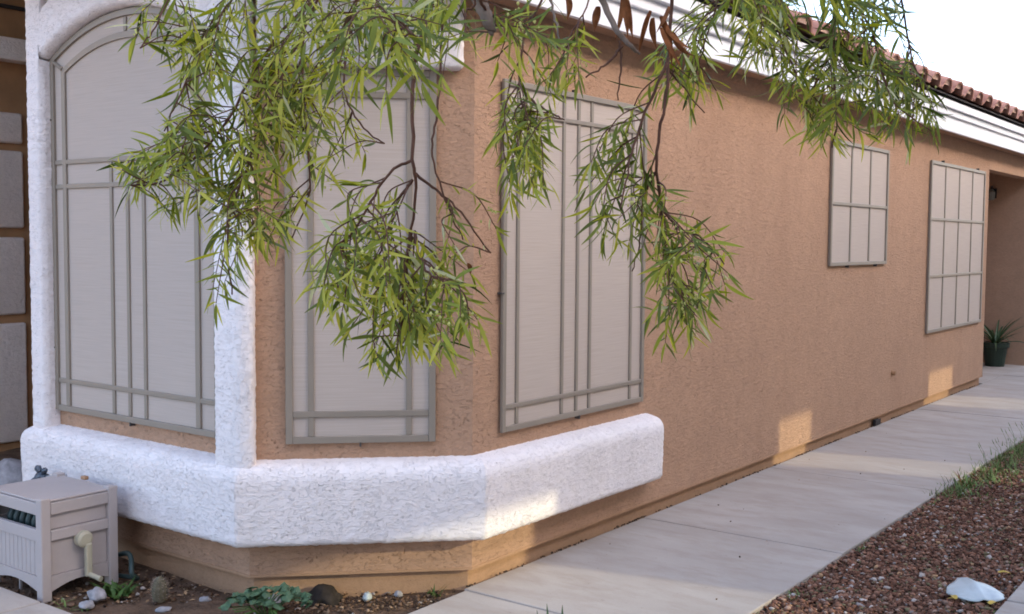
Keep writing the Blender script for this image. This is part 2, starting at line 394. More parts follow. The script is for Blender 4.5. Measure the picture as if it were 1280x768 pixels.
# ------------------------------------------------------------------ the house
XW = -3.102; P1 = Vector((XW, 3.870)); P2 = Vector((-3.811, 3.161)); P3 = Vector((-5.38, 3.161))
house = thing('house', (-5, 8, 0), 'single storey tan stucco house with white bay trim and clay tile roof', 'house')
BASE = [Vector((P3.x, 6.5)), P3, P2, P1, Vector((XW, 13.2))]
def offset(poly, d):
    out = []
    for i, p in enumerate(poly):
        ns = []
        if i: e = (p-poly[i-1]).normalized(); ns.append(Vector((e.y, -e.x)))
        if i < len(poly)-1: e = (poly[i+1]-p).normalized(); ns.append(Vector((e.y, -e.x)))
        if len(ns) == 1: out.append(p+ns[0]*d)
        else:
            b = (ns[0]+ns[1]); out.append(p+b*(2*d/b.length_squared) if True else None)
    return out
def shell(poly, d0, d1, z0, z1):
    a = offset(poly, d0); b = offset(poly, d1)
    return MB().prism([tuple(p) for p in a]+[tuple(p) for p in reversed(b)], z0, z1)
# stucco walls, a piece for each face
def wallpiece(a, b, z0, z1, mat, name='wall'):
    e = (b-a).normalized(); n = Vector((e.y, -e.x))
    fr = (Vector((a.x, a.y, 0)), Vector((e.x, e.y, 0)), Vector((n.x, n.y, 0)))
    return MB().obox(fr, 0, (b-a).length, -.15, 0, z0, z1).build(name, mat, house)
ZS = .084
shell([P3, P2, P1], -.15, 0, ZS, 2.72).build('wall', M['stucco'], house)
shell([P1, Vector((XW, 13.2))], -.15, 0, ZS, 2.80).build('wall', M['stucco_long'], house)
shell([Vector((P3.x, 6.5)), Vector((P3.x, 3.25))], -.12, -.002, ZS, 3.2).build('wall', M['stucco'], house)
# front gable above the bay face
MB().add([(P3.x, 3.161, 2.72), (P2.x, 3.161, 2.72), (P2.x, 3.161, 3.2), (P3.x, 3.161, 3.75),
          (P3.x, 3.31, 2.72), (P2.x, 3.31, 2.72), (P2.x, 3.31, 3.2), (P3.x, 3.31, 3.75)],
         [(0, 1, 2, 3), (4, 7, 6, 5), (0, 4, 5, 1), (1, 5, 6, 2), (2, 6, 7, 3), (3, 7, 4, 0)]).build('gable', M['stucco'], house)
shell(BASE, -.17, -.036, -.1, ZS).build('foundation', M['found'], house)
shell(BASE[1:], -.03, .003, ZS-.006, ZS+.006).build('weep_screed', M['found'], house)
# white sill band: rounded foam band sprayed with rough stucco, swept round the bay
def sweep_band(name, poly, prof, step, amp, size, seed, capround=.05):
    path = []; L = [0]
    for a, b in zip(poly, poly[1:]): L.append(L[-1]+(b-a).length)
    ts = []
    for i, (a, b) in enumerate(zip(poly, poly[1:])):
        n = max(2, int((b-a).length/step)); ts += [(i, k/n) for k in range(n)]
    ts.append((len(poly)-2, 1.0))
    offs = [offset(poly, d) for d, z in prof]
    tot = L[-1]; rows = []
    zc = sum(z for d, z in prof)/len(prof)
    for i, t in ts:
        s = L[i]+(L[i+1]-L[i])*t; e = min(s, tot-s)
        q = 1.0 if e >= capround else math.sqrt(max(0, 1-((capround-e)/capround)**2))
        row = []
        for (d, z), o in zip(prof, offs):
            p = o[i].lerp(o[i+1], t); w0 = poly[i].lerp(poly[i+1], t)
            k = .55+.45*q
            p = w0.lerp(p, k) if d > 0 else p
            row.append((p.x, p.y, zc+(z-zc)*(1-.10*(1-q))))
        rows.append(row)
    mb = MB().grid(rows); n = len(prof)
    mb.f += [tuple(range(n)), tuple(range(len(mb.v)-n, len(mb.v)))]; mb.mi += [0, 0]
    o = mb.build(name, M['white_stucco'], house); rough_up(o, amp, size, seed)
    return o
def rounded(pts, rad, step):
    """profile polyline with rounded inner corners, resampled"""
    out = []
    P = [Vector(p) for p in pts]
    for i, p in enumerate(P):
        r = rad[i]
        if r <= 0: out.append(p); continue
        a = (P[i-1]-p).normalized(); b = (P[i+1]-p).normalized()
        for k in range(7):
            t = k/6; out.append((p+a*r)*(1-t)**2+p*2*t*(1-t)+(p+b*r)*t*t)
    res = [out[0]]
    for a, b in zip(out, out[1:]):
        n = max(1, int((b-a).length/step))
        for k in range(1, n+1): res.append(a.lerp(b, k/n))
    return [(p.x, p.y) for p in res]
SILL = [Vector((P3.x, 4.2)), P3, P2, P1, Vector((XW, 5.50))]
sweep_band('sill_band', SILL, rounded([(-.02, .238), (.116, .243), (.125, .59), (-.02, .615)], [0, .03, .075, 0], .012), .012, .0036, .02, 1, .06)
# corner post wrapping the bay corner
def post(name, poly, seed, z0, z1, d=.085, step=.012):
    prof_ = offset(poly, d)
    ring = [poly[0]]+prof_+[poly[-1]]
    rr = rounded([tuple(p) for p in ring], [0]+[.03]*len(prof_)+[0], step)
    rows = []; nz = int((z1-z0)/step)
    for k in range(nz+1):
        z = z0+(z1-z0)*k/nz
        rows.append([(x, y, z) for x, y in rr])
    o = MB().grid(rows).build(name, M['white_stucco'], house); rough_up(o, .004, .024, seed); return o
ed = (P1-P2).normalized()
post('corner_post', [P2+Vector((-.136, -.004)), P2, P2+ed*.032], 5, .54, 2.74)
# header band over the chamfer
hp = [P2+Vector((-.3, 0)), P2, P2.lerp(P1, .955)]
sweep_band('header_band', [P2+ed*.05, P2.lerp(P1, .945)], rounded([(-.02, 2.352), (.09, 2.352), (.095, 2.70), (-.02, 2.70)], [0, .025, .02, 0], .014), .014, .0035, .022, 8, .02)
# arched surround on the bay front: pilaster and arch band
XL0, XL1 = -5.462, -5.322            # outer and inner edge of the left pilaster
XR = P2.x-.122
ACX = (-5.325-3.90)/2+.0
def arch_z(x, xa, xb, zs, rise):     # segmental arch through the springings
    h = (xb-xa)/2; c = (xa+xb)/2; r = (h*h+rise*rise)/(2*rise); return zs+math.sqrt(max(0, r*r-(x-c)**2))-(r-rise)
SX0, SX1 = -5.325, -4.02
rows = []; YF = 3.161-.085; st = .013
nx = int((XR+.03-XL0)/st)
mb = MB()
Wz = int((2.9-.54)/st)
vid = {}
def cell_open(x, z):                 # inside the arched opening
    if not (XL1 < x < XR+.2): return False
    return z < arch_z(max(XL1, min(XR+.02, x)), XL1-.004, -3.99, 2.455, .19)
# front face as columns: pilaster columns full height, arch columns from the intrados up
rows_l = [[(XL0+(XL1-XL0)*i/12, YF, .54+(2.95-.54)*j/185) for i in range(13)] for j in range(186)]
def rnd_edge(x, x0, x1, r):
    e = min(x-x0, x1-x)
    return 0 if e >= r else r-math.sqrt(max(0, r*r-(r-e)**2))
rows_l = [[(x, y+rnd_edge(x, XL0, XL1 if z < 2.47 else 99, .03), z) for x, y, z in r] for r in rows_l]
rows_l = [[(XL0, 3.40, r[0][2])]+[(XL0, 3.161-(0.045*k/4), r[0][2]) for k in range(5)]+r+([(XL1, 3.161-.05+.05*k/4+.0, r[0][2]) for k in range(5)] if r[0][2] < 2.50 else [r[-1]]*5) for r in rows_l]
o = MB().grid(rows_l).build('pilaster', M['white_stucco'], house); rough_up(o, .004, .024, 11)
rows_a = []
NA = 96
for i in range(NA+1):
    x = XL1-.04+(XR+.05-XL1+.04)*i/NA
    zi = arch_z(max(x, XL1-.011), XL1-.012, -4.006, 2.507, .190); zo = 2.95
    if x > XL1+.02: zo = min(2.95, zi+.235+.06*(x-XL1))
    col_ = [(x, 3.161, zi), (x, 3.161-.022, zi-.001), (x, 3.161-.044, zi), (x, 3.161-.06, zi+.003), (x, YF+.014, zi+.012), (x, YF+.004, zi+.022), (x, YF, zi+.034)]
    n = 14
    col_ += [(x, YF, zi+.034+(zo-.03-zi-.034)*k/n) for k in range(1, n+1)]
    col_ += [(x, YF+.008, zo-.01), (x, YF+.03, zo), (x, 3.161, zo+.002)]
    rows_a.append(col_)
o = MB().grid(rows_a).build('arch_band', M['white_stucco'], house); rough_up(o, .004, .024, 17)
# eaves: soffit, stepped white fascia
MB().prism([(XW+.005, 2.7), (XW+.17, 2.7), (XW+.17, 16.4), (XW+.005, 16.4)], 2.682, 2.70).build('soffit', M['stucco_far'], house)
MB().prism([(-6.2, 2.72), (XW-.002, 2.72), (XW-.002, 3.9), (-3.13, 3.9), (-3.83, 3.19), (-6.2, 3.19)], 2.985, 3.0).build('soffit', M['stucco_far'], house)
XF = XW+.15
MB().box(XF, XF+.03, 2.7, 16.4, 2.664, 2.80).build('fascia', M['white_paint'], house, bevel=.004)
MB().box(XF-.01, XF+.055, 2.7, 16.4, 2.8005, 2.862).build('fascia', M['white_paint'], house, bevel=.008)
MB().box(XF-.01, XF+.085, 2.7, 16.4, 2.8625, 2.935).build('fascia', M['white_paint'], house, bevel=.006)
MB().box(XF-.02, XF+.06, 2.7, 16.4, 2.9355, 2.985).build('bird_stop', M['dark'], house)
# roof deck
SL = math.tan(R(18.5))
XE = XF+.11
def rz(x): return 2.965+(XE-x)*SL
MB().add([(XE, 2.6, rz(XE)-.012), (XE, 16.6, rz(XE)-.012), (-8.5, 16.6, rz(-8.5)), (-8.5, 2.6, rz(-8.5)),
          (XE, 2.6, rz(XE)), (XE, 16.6, rz(XE)), (-8.5, 16.6, rz(-8.5)+.03), (-8.5, 2.6, rz(-8.5)+.03)],
         [(0, 1, 2, 3), (4, 7, 6, 5), (0, 4, 5, 1), (1, 5, 6, 2), (2, 6, 7, 3), (3, 7, 4, 0)]).build('roof', M['dark'], house)
# barrel roof tiles: one mesh shared
PIT = .375; TL = .45
def tile_mesh():
    mb = MB(); prof = []
    for k in range(13):
        th = math.pi*k/12; prof.append((-.135*math.cos(th), .088*math.sin(th)+.0))
    prof = [(-.19, -.012), (-.165, -.012), (-.145, -.006)]+prof[1:-1]+[(.145, -.006), (.165, -.012), (.19, -.012)]
    top = [[(0-TL*j, y*(1-.1*j), z+TL*j*0) for y, z in prof] for j in (0, 1)]
    bot = [[(0-TL*j, y*(1-.1*j)*.93, z-.016) for y, z in prof] for j in (0, 1)]
    n = len(prof)
    mb.grid(top); mb.grid(bot); mb.add(top[0]+bot[0], [(k, k+1, n+k+1, n+k) for k in range(n-1)])
    mb.m = 1
    pl = [(-.018, y*.86, z*.9) for y, z in prof[3:-3]]
    mb.add(pl, [tuple(range(len(pl)))])
    return mb
tm = tile_mesh().build('roof_tile', [M['tile'], M['mortar']], None)
for p in tm.data.polygons: p.use_smooth = p.material_index == 0
tmesh = tm.data; bpy.data.objects.remove(tm)
tr = 0
for row in range(3):
    for k in range(37):
        o = bpy.data.objects.new('roof_tile', tmesh); col.objects.link(o); o.parent = house
        x = XE+.04-row*.4*math.cos(R(18.5))
        o.location = Vector((x, 2.8+PIT*k+rnd.uniform(-.01, .01), rz(x)+.055+row*.012+rnd.uniform(-.006, .006)))-ROOT['house']
        o.rotation_euler = (rnd.uniform(-.03, .03), R(18.5)*1+rnd.uniform(-.02, .02), rnd.uniform(-.02, .02))
# clay vent pipe
MB().tube([(-3.45, 10.55, 3.05), (-3.45, 10.55, 3.44)], .035, 12).build('vent_pipe', M['mortar'], house)
# porch recess at the far end
MB().box(XW-.149, XW-.001, 13.205, 16.4, 2.44, 2.80).build('porch_beam', M['stucco_far'], house)
MB().box(-6.2, XW+.0, 15.5, 15.65, 0, 2.72).build('porch_wall', M['stucco_far'], house)
MB().box(-6.35, -6.2, 13.06, 15.65, 0, 2.72).build('porch_wall', M['stucco_far'], house)
MB().box(-6.2, XW-.152, 13.05, 13.198, 0, 2.72).build('porch_wall', M['stucco_far'], house)
MB().box(-6.2, XW-.152, 13.2, 15.5, 2.6, 2.64).build('porch_ceiling', M['stucco_far'], house)
MB().box(XW-.15, XW+.0, 15.66, 16.4, 0, 2.43).build('porch_wall', M['stucco_far'], house)
# stub on the long wall and a chipped gap at the foundation
MB().tube([(XW-.01, 9.917, .43), (XW+.035, 9.917, .425)], [.024, .02], 10).build('pipe_stub', M['brown'], house)
MB().box(XW-.02, XW+.006, 9.50, 9.63, .0, .05).build('weep_gap', M['dark'], house)

# ------------------------------------------------------------------ sun screens
def clip(mb_fr, u, z, parent, vert=False):
    a, b = (.008, .018) if vert else (.018, .008)
    mb = MB(); mb.obox(mb_fr, u-a/2, u+a/2, .0, .03, z-b/2, z+b/2); mb.build('clip', M['clip'], parent)
def rail(fr, parent, name, u0, u1, z0, z1, n1, n0=.008):
    MB().obox(fr, u0, u1, n0, n1, z0, z1).build(name, M['rail'], parent, bevel=.003)
def screen(a, e, z0, z1, width, vs_, hs_, label, clips, fw_=.03, bw=.022):
    n = Vector((e.y, -e.x))
    fr = (Vector((a.x, a.y, 0)), Vector((e.x, e.y, 0)), Vector((n.x, n.y, 0)))
    c = fr[0]+fr[1]*(width/2)+Vector((0, 0, z0))
    s = thing('sun_screen', c, label, 'window screen', 'taupe sun screens on the house')
    MB().obox(fr, .01, width-.01, .002, .012, z0+.01, z1-.01).build('screen_fabric', M['screen'], s)
    rail(fr, s, 'frame_rail', 0, fw_, z0, z1, .026); rail(fr, s, 'frame_rail', width-fw_, width, z0, z1, .026)
    rail(fr, s, 'frame_rail', fw_+.0005, width-fw_-.0005, z0, z0+fw_, .0255); rail(fr, s, 'frame_rail', fw_+.0005, width-fw_-.0005, z1-fw_, z1, .0255)
    for u in vs_: rail(fr, s, 'grille_bar', u-bw/2, u+bw/2, z0+fw_+.0005, z1-fw_-.0005, .021)
    for z in hs_: rail(fr, s, 'grille_bar', fw_+.0005, width-fw_-.0005, z-bw/2, z+bw/2, .0235)
    for u, z in clips: clip(fr, u, z, s, vert=(abs(z-z0) < .02 or abs(z-z1) < .02))
    return s
EY = Vector((0, 1)); 
screen(P2+ed*.163, ed, .683, 2.35, .668, [.112, .548], [.815, 2.235], 'square topped sun screen on the angled bay face beside the white corner post', [(.33, .676)], .032, .028)
screen(Vector((XW, 4.062)), EY, .69, 2.345, 1.328, [.125, .508, .642, .765, 1.185], [.81, 2.20], 'tall sun screen with triple centre bars on the long wall above the white sill end', [(.66, .684), (.6, 2.352), (-.006, 1.35)], .028, .022)
screen(Vector((XW, 8.254)), EY, 1.415, 2.40, 1.356, [.452, .904], [1.905], 'small six pane sun screen high on the middle of the long wall', [(.4, 1.408), (1.08, 1.408)], .03, .026)
screen(Vector((XW, 10.885)), EY, .72, 2.40, 2.07, [.517, 1.035, 1.552], [1.277, 1.836], 'far twelve pane sun screen on the long wall beside the porch opening', [(.4, 2.408), (1.75, 2.408)], .032, .026)
# arched screen
s1 = thing('sun_screen', (-4.66, 3.161, .69), 'arched top sun screen framed by white stucco on the bay front', 'window screen', 'taupe sun screens on the house')
fr1 = (Vector((0, 3.161, 0)), Vector((1, 0, 0)), Vector((0, -1, 0)))
x0, x1, zb, zs_, ri = SX0, SX1+.0, .69, 2.505, .185
x1 = -3.985
pts = [(x0+.01, zb+.01), (x1-.01, zb+.01)]
NN = 24
for k in range(NN+1):
    x = x1-.01+(x0-x1+.02)*k/NN; pts.append((x, arch_z(x, x0, x1, zs_, ri)-.008))
mb = MB(); n = len(pts)
mb.add([(x, 3.161-.012, z) for x, z in pts]+[(x, 3.161-.002, z) for x, z in pts], [tuple(range(n)), tuple(range(2*n-1, n-1, -1))]+[(i, (i+1) % n, n+(i+1) % n, n+i) for i in range(n)])
mb.build('screen_fabric', M['screen'], s1)
def arcbar(xa, xb, zsp, rise, wd, n1, name, x_from=None, x_to=None):
    mb = MB(); rows = []
    xf = x_from if x_from is not None else xa; xt = x_to if x_to is not None else xb
    for k in range(NN+1):
        x = xf+(xt-xf)*k/NN; z = arch_z(x, xa, xb, zsp, rise)
        rows.append([(x, 3.161-.008, z-wd), (x, 3.161-n1, z-wd), (x, 3.161-n1, z), (x, 3.161-.008, z)])
    mb.grid(rows); mb.grid([[r[3], r[0]] for r in rows]); mb.f += [(0, 1, 2, 3), tuple(range(4*NN, 4*NN+4))]; mb.mi += [0, 0]
    mb.build(name, M['rail'], s1)
arcbar(x0, x1, zs_, ri, .03, .026, 'frame_rail')
rail(fr1, s1, 'frame_rail', x0, x0+.03, zb, zs_-.004, .0262); rail(fr1, s1, 'frame_rail', x1-.03, x1, zb, zs_-.004, .0262)
rail(fr1, s1, 'frame_rail', x0+.0305, x1-.0305, zb, zb+.03, .0255)
xi0, xi1 = -5.226, -4.673*2+5.226
arcbar(xi0, xi1, 2.445, .14, .03, .0225, 'grille_arch')
for xm in (xi0, xi1-.034): rail(fr1, s1, 'grille_bar', xm, xm+.034, zb+.031, 2.44, .0235)
for xm in (-4.807, -4.673, -4.543): rail(fr1, s1, 'grille_bar', xm-.012, xm+.012, zb+.031, 1.967, .0205)
for zz in (1.98, 1.856, .85): rail(fr1, s1, 'grille_bar', x0+.031, x1-.031, zz-.012, zz+.012, .0218)
rail(fr1, s1, 'grille_bar', -4.685, -4.661, 2.588, 2.655, .0205)
MB().tube([(x0+.03, 3.142, 2.495), (xi0+.012, 3.142, 2.45)], .011, 6).build('grille_bar', M['rail'], s1)
for u, z in ((-4.66, .684), (x0+.004, 2.2), (x0-.002, 1.02)): clip(fr1, u, z, s1, vert=z < .7)

# ------------------------------------------------------------------ garage wing seen behind the pilaster
wing = thing('entry_wing', (-8.2, 4, 0), 'shaded entry wall with grey stucco panels and brown grooves left of the bay', 'building')
MB().box(-8.4, -8.05, 1.0, 7.2, -.1, 3.6).build('wall', M['brown'], wing)
for za, zt in ((2.30, 2.53), (1.66, 2.245), (1.0, 1.59), (.02, .935)):
    o = MB().box(-8.06, -8.012, 1.2, 4.497, za, zt).build('stucco_panel', M['grey_stucco'], wing, bevel=.02, seg=3, smooth=True)
MB().box(-8.05, -7.9, 1.0, 7.2, 2.91, 3.07).build('fascia', M['grey_stucco'], wing)
MB().box(-8.05, -8.02, 1.0, 7.2, 3.31, 3.335).build('trim_board', M['dark'], wing)
MB().box(-8.9, -7.6, 1.0, 7.3, 3.62, 3.7).build('roof', M['brown'], wing)
MB().box(-8.05, -5.4, 7.0, 7.2, -.1, 3.6).build('wall', M['brown'], wing)

# ------------------------------------------------------------------ hose reel box
box = thing('hose_reel_box', (-4.72, 2.76, 0), 'taupe resin hose reel box with side crank by the white sill', 'hose box')
bx0, bx1, by0, by1, T = -4.985, -4.50, 2.572, 2.955, .422
pw = .048
for x in (bx0, bx1-pw):
    for y in (by0, by1-pw):
        MB().box(x, x+pw, y, y+pw, -.03, T+.016).build('post', M['resin'], box, bevel=.006)
MB().box(bx0+.012, bx1-.012, by0+.012, by1-.012, T-.006, T+.004).build('lid', M['resin'], box, bevel=.004)
def side(axis, fixed, a, b, spans, out):
    for z0, z1, d, nm in spans:
        d0, d1 = (fixed-d, fixed-.03) if out > 0 else (fixed+d, fixed+.03)
        lo, hi = min(d0, d1), max(d0, d1)
        if axis == 'y': MB().box(lo, hi, a, b, z0, z1).build(nm, M['resin'], box, bevel=.003)
        else: MB().box(a, b, lo, hi, z0, z1).build(nm, M['resin'], box, bevel=.003)
R_ = [(T-.062, T-.008, .003, 'rail'), (T-.132, T-.064, .021, 'panel'), (T-.18, T-.134, .004, 'rail'), (.082, T-.182, .021, 'panel')]
side('y', bx1, by0+pw+.001, by1-pw-.001, R_, 1); side('y', bx0, by0+pw+.001, by1-pw-.001, R_, -1); side('x', by1, bx0+pw+.001, bx1-pw-.001, R_, 1)
F_ = [(T-.062, T-.008, .006, 'rail'), (T-.182, T-.128, .007, 'rail')]
side('x', by0, bx0+pw+.001, bx1-pw-.001, F_, -1)
ns = 11; wspan = (bx1-pw-bx0-pw)/ns
for k in range(ns):
    xa = bx0+pw+wspan*k
    MB().box(xa+.001, xa+wspan-.001, by0+.014, by0+.026, .082, T-.183).build('slat', M['resin'], box, bevel=.002)
def arch_rail(axis):
    mb = MB(); L0, L1 = (bx0+pw+.001, bx1-pw-.001) if axis == 'x' else (by0+pw+.001, by1-pw-.001)
    rows = []
    for k in range(13):
        t = k/12; u = L0+(L1-L0)*t; zl = .012+.032*math.sin(math.pi*t)
        if axis == 'x': rows.append([(u, by0+.008, zl), (u, by0+.008, .0815), (u, by0+.03, .0815), (u, by0+.03, zl), (u, by0+.008, zl)])
        else: rows.append([(bx1-.008, u, zl), (bx1-.008, u, .0815), (bx1-.03, u, .0815), (bx1-.03, u, zl), (bx1-.008, u, zl)])
    mb.grid(rows); mb.build('bottom_rail', M['resin'], box)
arch_rail('x'); arch_rail('y')
cy_, cz_ = 2.774, .222
MB().tube([(bx1-.017, cy_, cz_), (bx1+.018, cy_, cz_), (bx1+.026, cy_, cz_)], [.038, .038, .026], 20).build('crank_hub', M['crank'], box)
arm = MB().box(bx1+.006, bx1+.03, cy_-.003, cy_+.029, .048, cz_-.02).build('crank_arm', M['crank'], box, bevel=.006)
MB().tube([(bx1+.02, cy_+.012, .058), (bx1+.06, cy_+.02, .052), (bx1+.095, cy_+.026, .046)], [.012, .011, .013], 10).build('crank_grip', M['crank'], box)
MB().box(bx0+.2, bx0+.21, by0+.05, by0+.06, -.03, .05).build('drain_leg', M['resin'], box)
MB().box(-4.79, -4.755, by1-.012, by1+.012, T+.004, T+.022).build('lid_hinge', M['found'], box, bevel=.004)
mb = MB()
for k in range(7):
    x = bx0+.08+.052*k; path = [(x+.02*math.sin(a*.5), by0+.19+.115*math.sin(a), .27+.115*math.cos(a)) for a in [i*2*math.pi/14 for i in range(15)]]
    mb.tube(path, .018, 7, cap=False)
mb.build('hose_coil', M['hose'], box, smooth=True)

fc = thing('faucet', (-5.16, 3.0, .38), 'blue grey splitter faucet on the white sill above the hose box', 'faucet')
MB().tube([(-5.075, 3.055, .386), (-5.09, 2.985, .386), (-5.13, 2.965, .386)], .011, 8).build('pipe', M['pvc'], fc, smooth=True)
MB().tube([(-5.125, 2.965, .388), (-5.15, 2.962, .390), (-5.155, 2.962, .391), (-5.185, 2.96, .380), (-5.21, 2.958, .366)], [.017, .017, .025, .027, .017], 10).build('valve_body', M['brass'], fc)
MB().tube([(-5.15, 2.96, .40), (-5.125, 2.955, .425), (-5.10, 2.95, .43)], [.012, .015, .006], 8).build('valve_handle', M['brass'], fc)
MB().tube([(-5.175, 2.958, .41), (-5.19, 2.955, .428), (-5.20, 2.955, .43)], [.014, .019, .012], 8).build('valve_handle', M['brass'], fc)
MB().tube([(-5.15, 2.958, .37), (-5.14, 2.95, .345), (-5.14, 2.95, .335)], [.015, .018, .014], 8).build('outlet', M['brass'], fc)
MB().tube([(-5.205, 2.958, .368), (-5.235, 2.955, .352)], [.019, .017], 8).build('outlet', M['brass'], fc)
h = MB().tube(catmull([(-5.225, 2.955, .358), (-5.275, 2.945, .325), (-5.31, 2.93, .27), (-5.36, 2.86, .12), (-5.3, 2.78, .02), (-5.15, 2.74, .0), (-5.03, 2.74, .02)]), .015, 8).build('garden_hose', M['hose'], smooth=True)
tag(h, 'green hose running from the faucet down behind the box', 'hose')
h = MB().tube(catmull([(-4.56, 2.98, -.01), (-4.44, 2.99, .0), (-4.37, 2.965, .015), (-4.36, 2.93, .05), (-4.40, 2.955, .10), (-4.47, 2.985, .11), (-4.55, 2.99, .09)]), .012, 8).build('garden_hose', M['hose'], smooth=True)
tag(h, 'loop of dark hose lying on soil right of the hose box', 'hose')

# ------------------------------------------------------------------ bed plants and stones
def rock(name, loc, size, mat, label, cat='stone', seed=0, group=None, sq=(1, 1, 1), sub=3):
    bm = bmesh.new(); bmesh.ops.create_icosphere(bm, subdivisions=sub, radius=1)
    me = bpy.data.meshes.new(name)
    for v in bm.verts:
        d = 1+(.28 if size < .15 else .08)*noise.fractal(v.co*1.3+Vector((seed*3.1, 0, 0)), 1, 2, 3)
        d += .07*noise.fractal(v.co*5+Vector((0, seed, 0)), 1, 2, 3)
        v.co = Vector((v.co.x*size*sq[0]*d, v.co.y*size*sq[1]*d, v.co.z*size*sq[2]*d))
    bm.to_mesh(me); bm.free(); me.materials.append(mat); me.polygons.foreach_set('use_smooth', [True]*len(me.polygons))
    o = bpy.data.objects.new(name, me); col.objects.link(o); o.location = loc; o.rotation_euler.z = seed*1.3
    return tag(o, label, cat, group)
g = 'loose stones in the planting bed'
rock('stone', (-4.335, 2.735, .005), .042, M['stone'], 'rounded grey stone with a white band beside the crank handle', seed=1, group=g, sq=(.9, 1.2, .7))
rock('stone', (-4.30, 2.66, -.015), .036, M['stone'], 'flat pale stone lying in front of the rounded grey stone', seed=2, group=g, sq=(1.1, .9, .5))
rock('stone', (-3.965, 3.035, -.02), .018, M['stone'], 'small blue grey shard on soil right of the cactus', seed=3, group=g, sq=(1.5, .7, .8))
rock('stone', (-3.41, 3.50, -.016), .026, M['plastic'], 'white angular chip on soil below the angled sill', seed=4, group=g, sq=(1.2, .8, .8))
rock('stone', (-3.665, 3.175, .0), .038, M['stone'], 'grey stone half hidden behind the blue green plant', seed=5, group=g, sq=(1, 1, .7))
rock('stone', (-3.565, 3.385, -.04), .082, M['dark_stone'], 'dark rounded clod against the foundation under the sill', seed=11, group=g, sq=(1.1, 1., .8), sub=4)
rock('stone', (-4.02, 2.86, -.03), .022, M['stone'], 'pale stone at the bottom edge in front of the cactus', seed=8, group=g, sq=(1.5, .8, .6))
rock('stone', (-3.33, 3.62, -.02), .018, M['stone'], 'small grey pebble right of the white chip', seed=9, group=g)
rock('boulder', (-6.66, 3.62, -.02), .20, M['stone'], 'smooth grey boulder at the left edge behind the hose box', 'stone', seed=7, sq=(1.0, .9, 1.0))
mb = MB(); P = catmull([(-6.9, 3.9, .0), (-6.75, 3.92, .16), (-6.6, 3.95, .26), (-6.45, 4.0, .25)], 4)
mb.tube(P, [.01+.045*math.sin(math.pi*min(1, (i+1)/len(P))) for i in range(len(P))], 8)
tag(mb.build('dry_frond', M['dry'], smooth=True), 'curled tan dead frond standing behind the grey boulder', 'dead leaf')

cac = thing('cactus', (-4.126, 2.914, -.03), 'small spiny barrel cactus on the soil right of the weeds', 'cactus')
NR = 13; rows = []
for j in range(11):
    t = j/10; z = -.03+.115*t; r0 = .031*math.sin(math.pi*(.22+.74*t))**.6 if t < 1 else .004
    rows.append([(-4.126+r0*(1+.14*(1 if k % 2 else -1))*math.cos(2*math.pi*k/(2*NR)), 2.914+r0*(1+.14*(1 if k % 2 else -1))*math.sin(2*math.pi*k/(2*NR)), z) for k in range(2*NR+1)])
MB().grid(rows).build('stem', M['cactus'], cac, smooth=True)
mb = MB()
for j in range(2, 10):
    for k in range(1, 2*NR, 2):
        p = Vector(rows[j][k]); o_ = (p-Vector((-4.126, 2.914, p.z))).normalized()
        for q in range(3):
            d = (o_+Vector((rnd.uniform(-.7, .7), rnd.uniform(-.7, .7), rnd.uniform(-.3, .9)))).normalized()*.016
            s_ = d.orthogonal().normalized()*.0008
            mb.add([p-s_, p+s_, p+d], [(0, 1, 2)])
sp_ = mb.build('spines', M['spine'], cac); sp_['kind'] = 'stuff'

def blade(mb, p, d, ln, wd, droop, seg=4, side=None, fold=.0):
    """lanceolate leaf from p along d, bending down"""
    d = Vector(d).normalized(); side = (side or d.cross(Vector((0, 0, 1)))).normalized() if (side or d.cross(Vector((0, 0, 1))).length > 1e-3) else Vector((1, 0, 0))
    rows = []; q = Vector(p)
    for i in range(seg+1):
        t = i/seg; wv = wd*math.sin(math.pi*(.12+.88*t)**.8)*.5 if i < seg else 0.0004
        n = side.cross(d).normalized()
        rows.append([q-side*wv+n*fold*wv, q.copy(), q+side*wv+n*fold*wv])
        d = (d+Vector((0, 0, -droop/seg))).normalized(); q = q+d*(ln/seg)
    mb.grid(rows)
wd_ = thing('weed', (-4.36, 2.86, -.03), 'clump of bright green weeds beside the crank handle', 'weed')
for k in range(60):
    a = rnd.uniform(0, 6.28); mb = MB()
    blade(mb, (-4.37+rnd.uniform(-.06, .09), 2.85+rnd.uniform(-.06, .05), -.03), (math.cos(a), math.sin(a), rnd.uniform(.4, 1.8)), rnd.uniform(.05, .10), rnd.uniform(.012, .022), rnd.uniform(.3, 1.0))
    mb.build('leaf', M['herb'], wd_)
w2 = thing('weed', (-4.30, 2.60, -.03), 'sparse yellowish weeds at the edge of the front path slab', 'weed')
for k in range(16):
    a = rnd.uniform(0, 6.28); mb = MB()
    blade(mb, (-4.36+rnd.uniform(-.10, .10), 2.60+rnd.uniform(-.02, .05), -.03), (math.cos(a), math.sin(a), rnd.uniform(.4, 1.5)), rnd.uniform(.03, .06), .008, .6)
    mb.build('leaf', M['grass'], w2)
pl = thing('leafy_plant', (-3.60, 3.06, -.03), 'low blue green plant with lobed leaves at bottom edge of bed', 'plant')
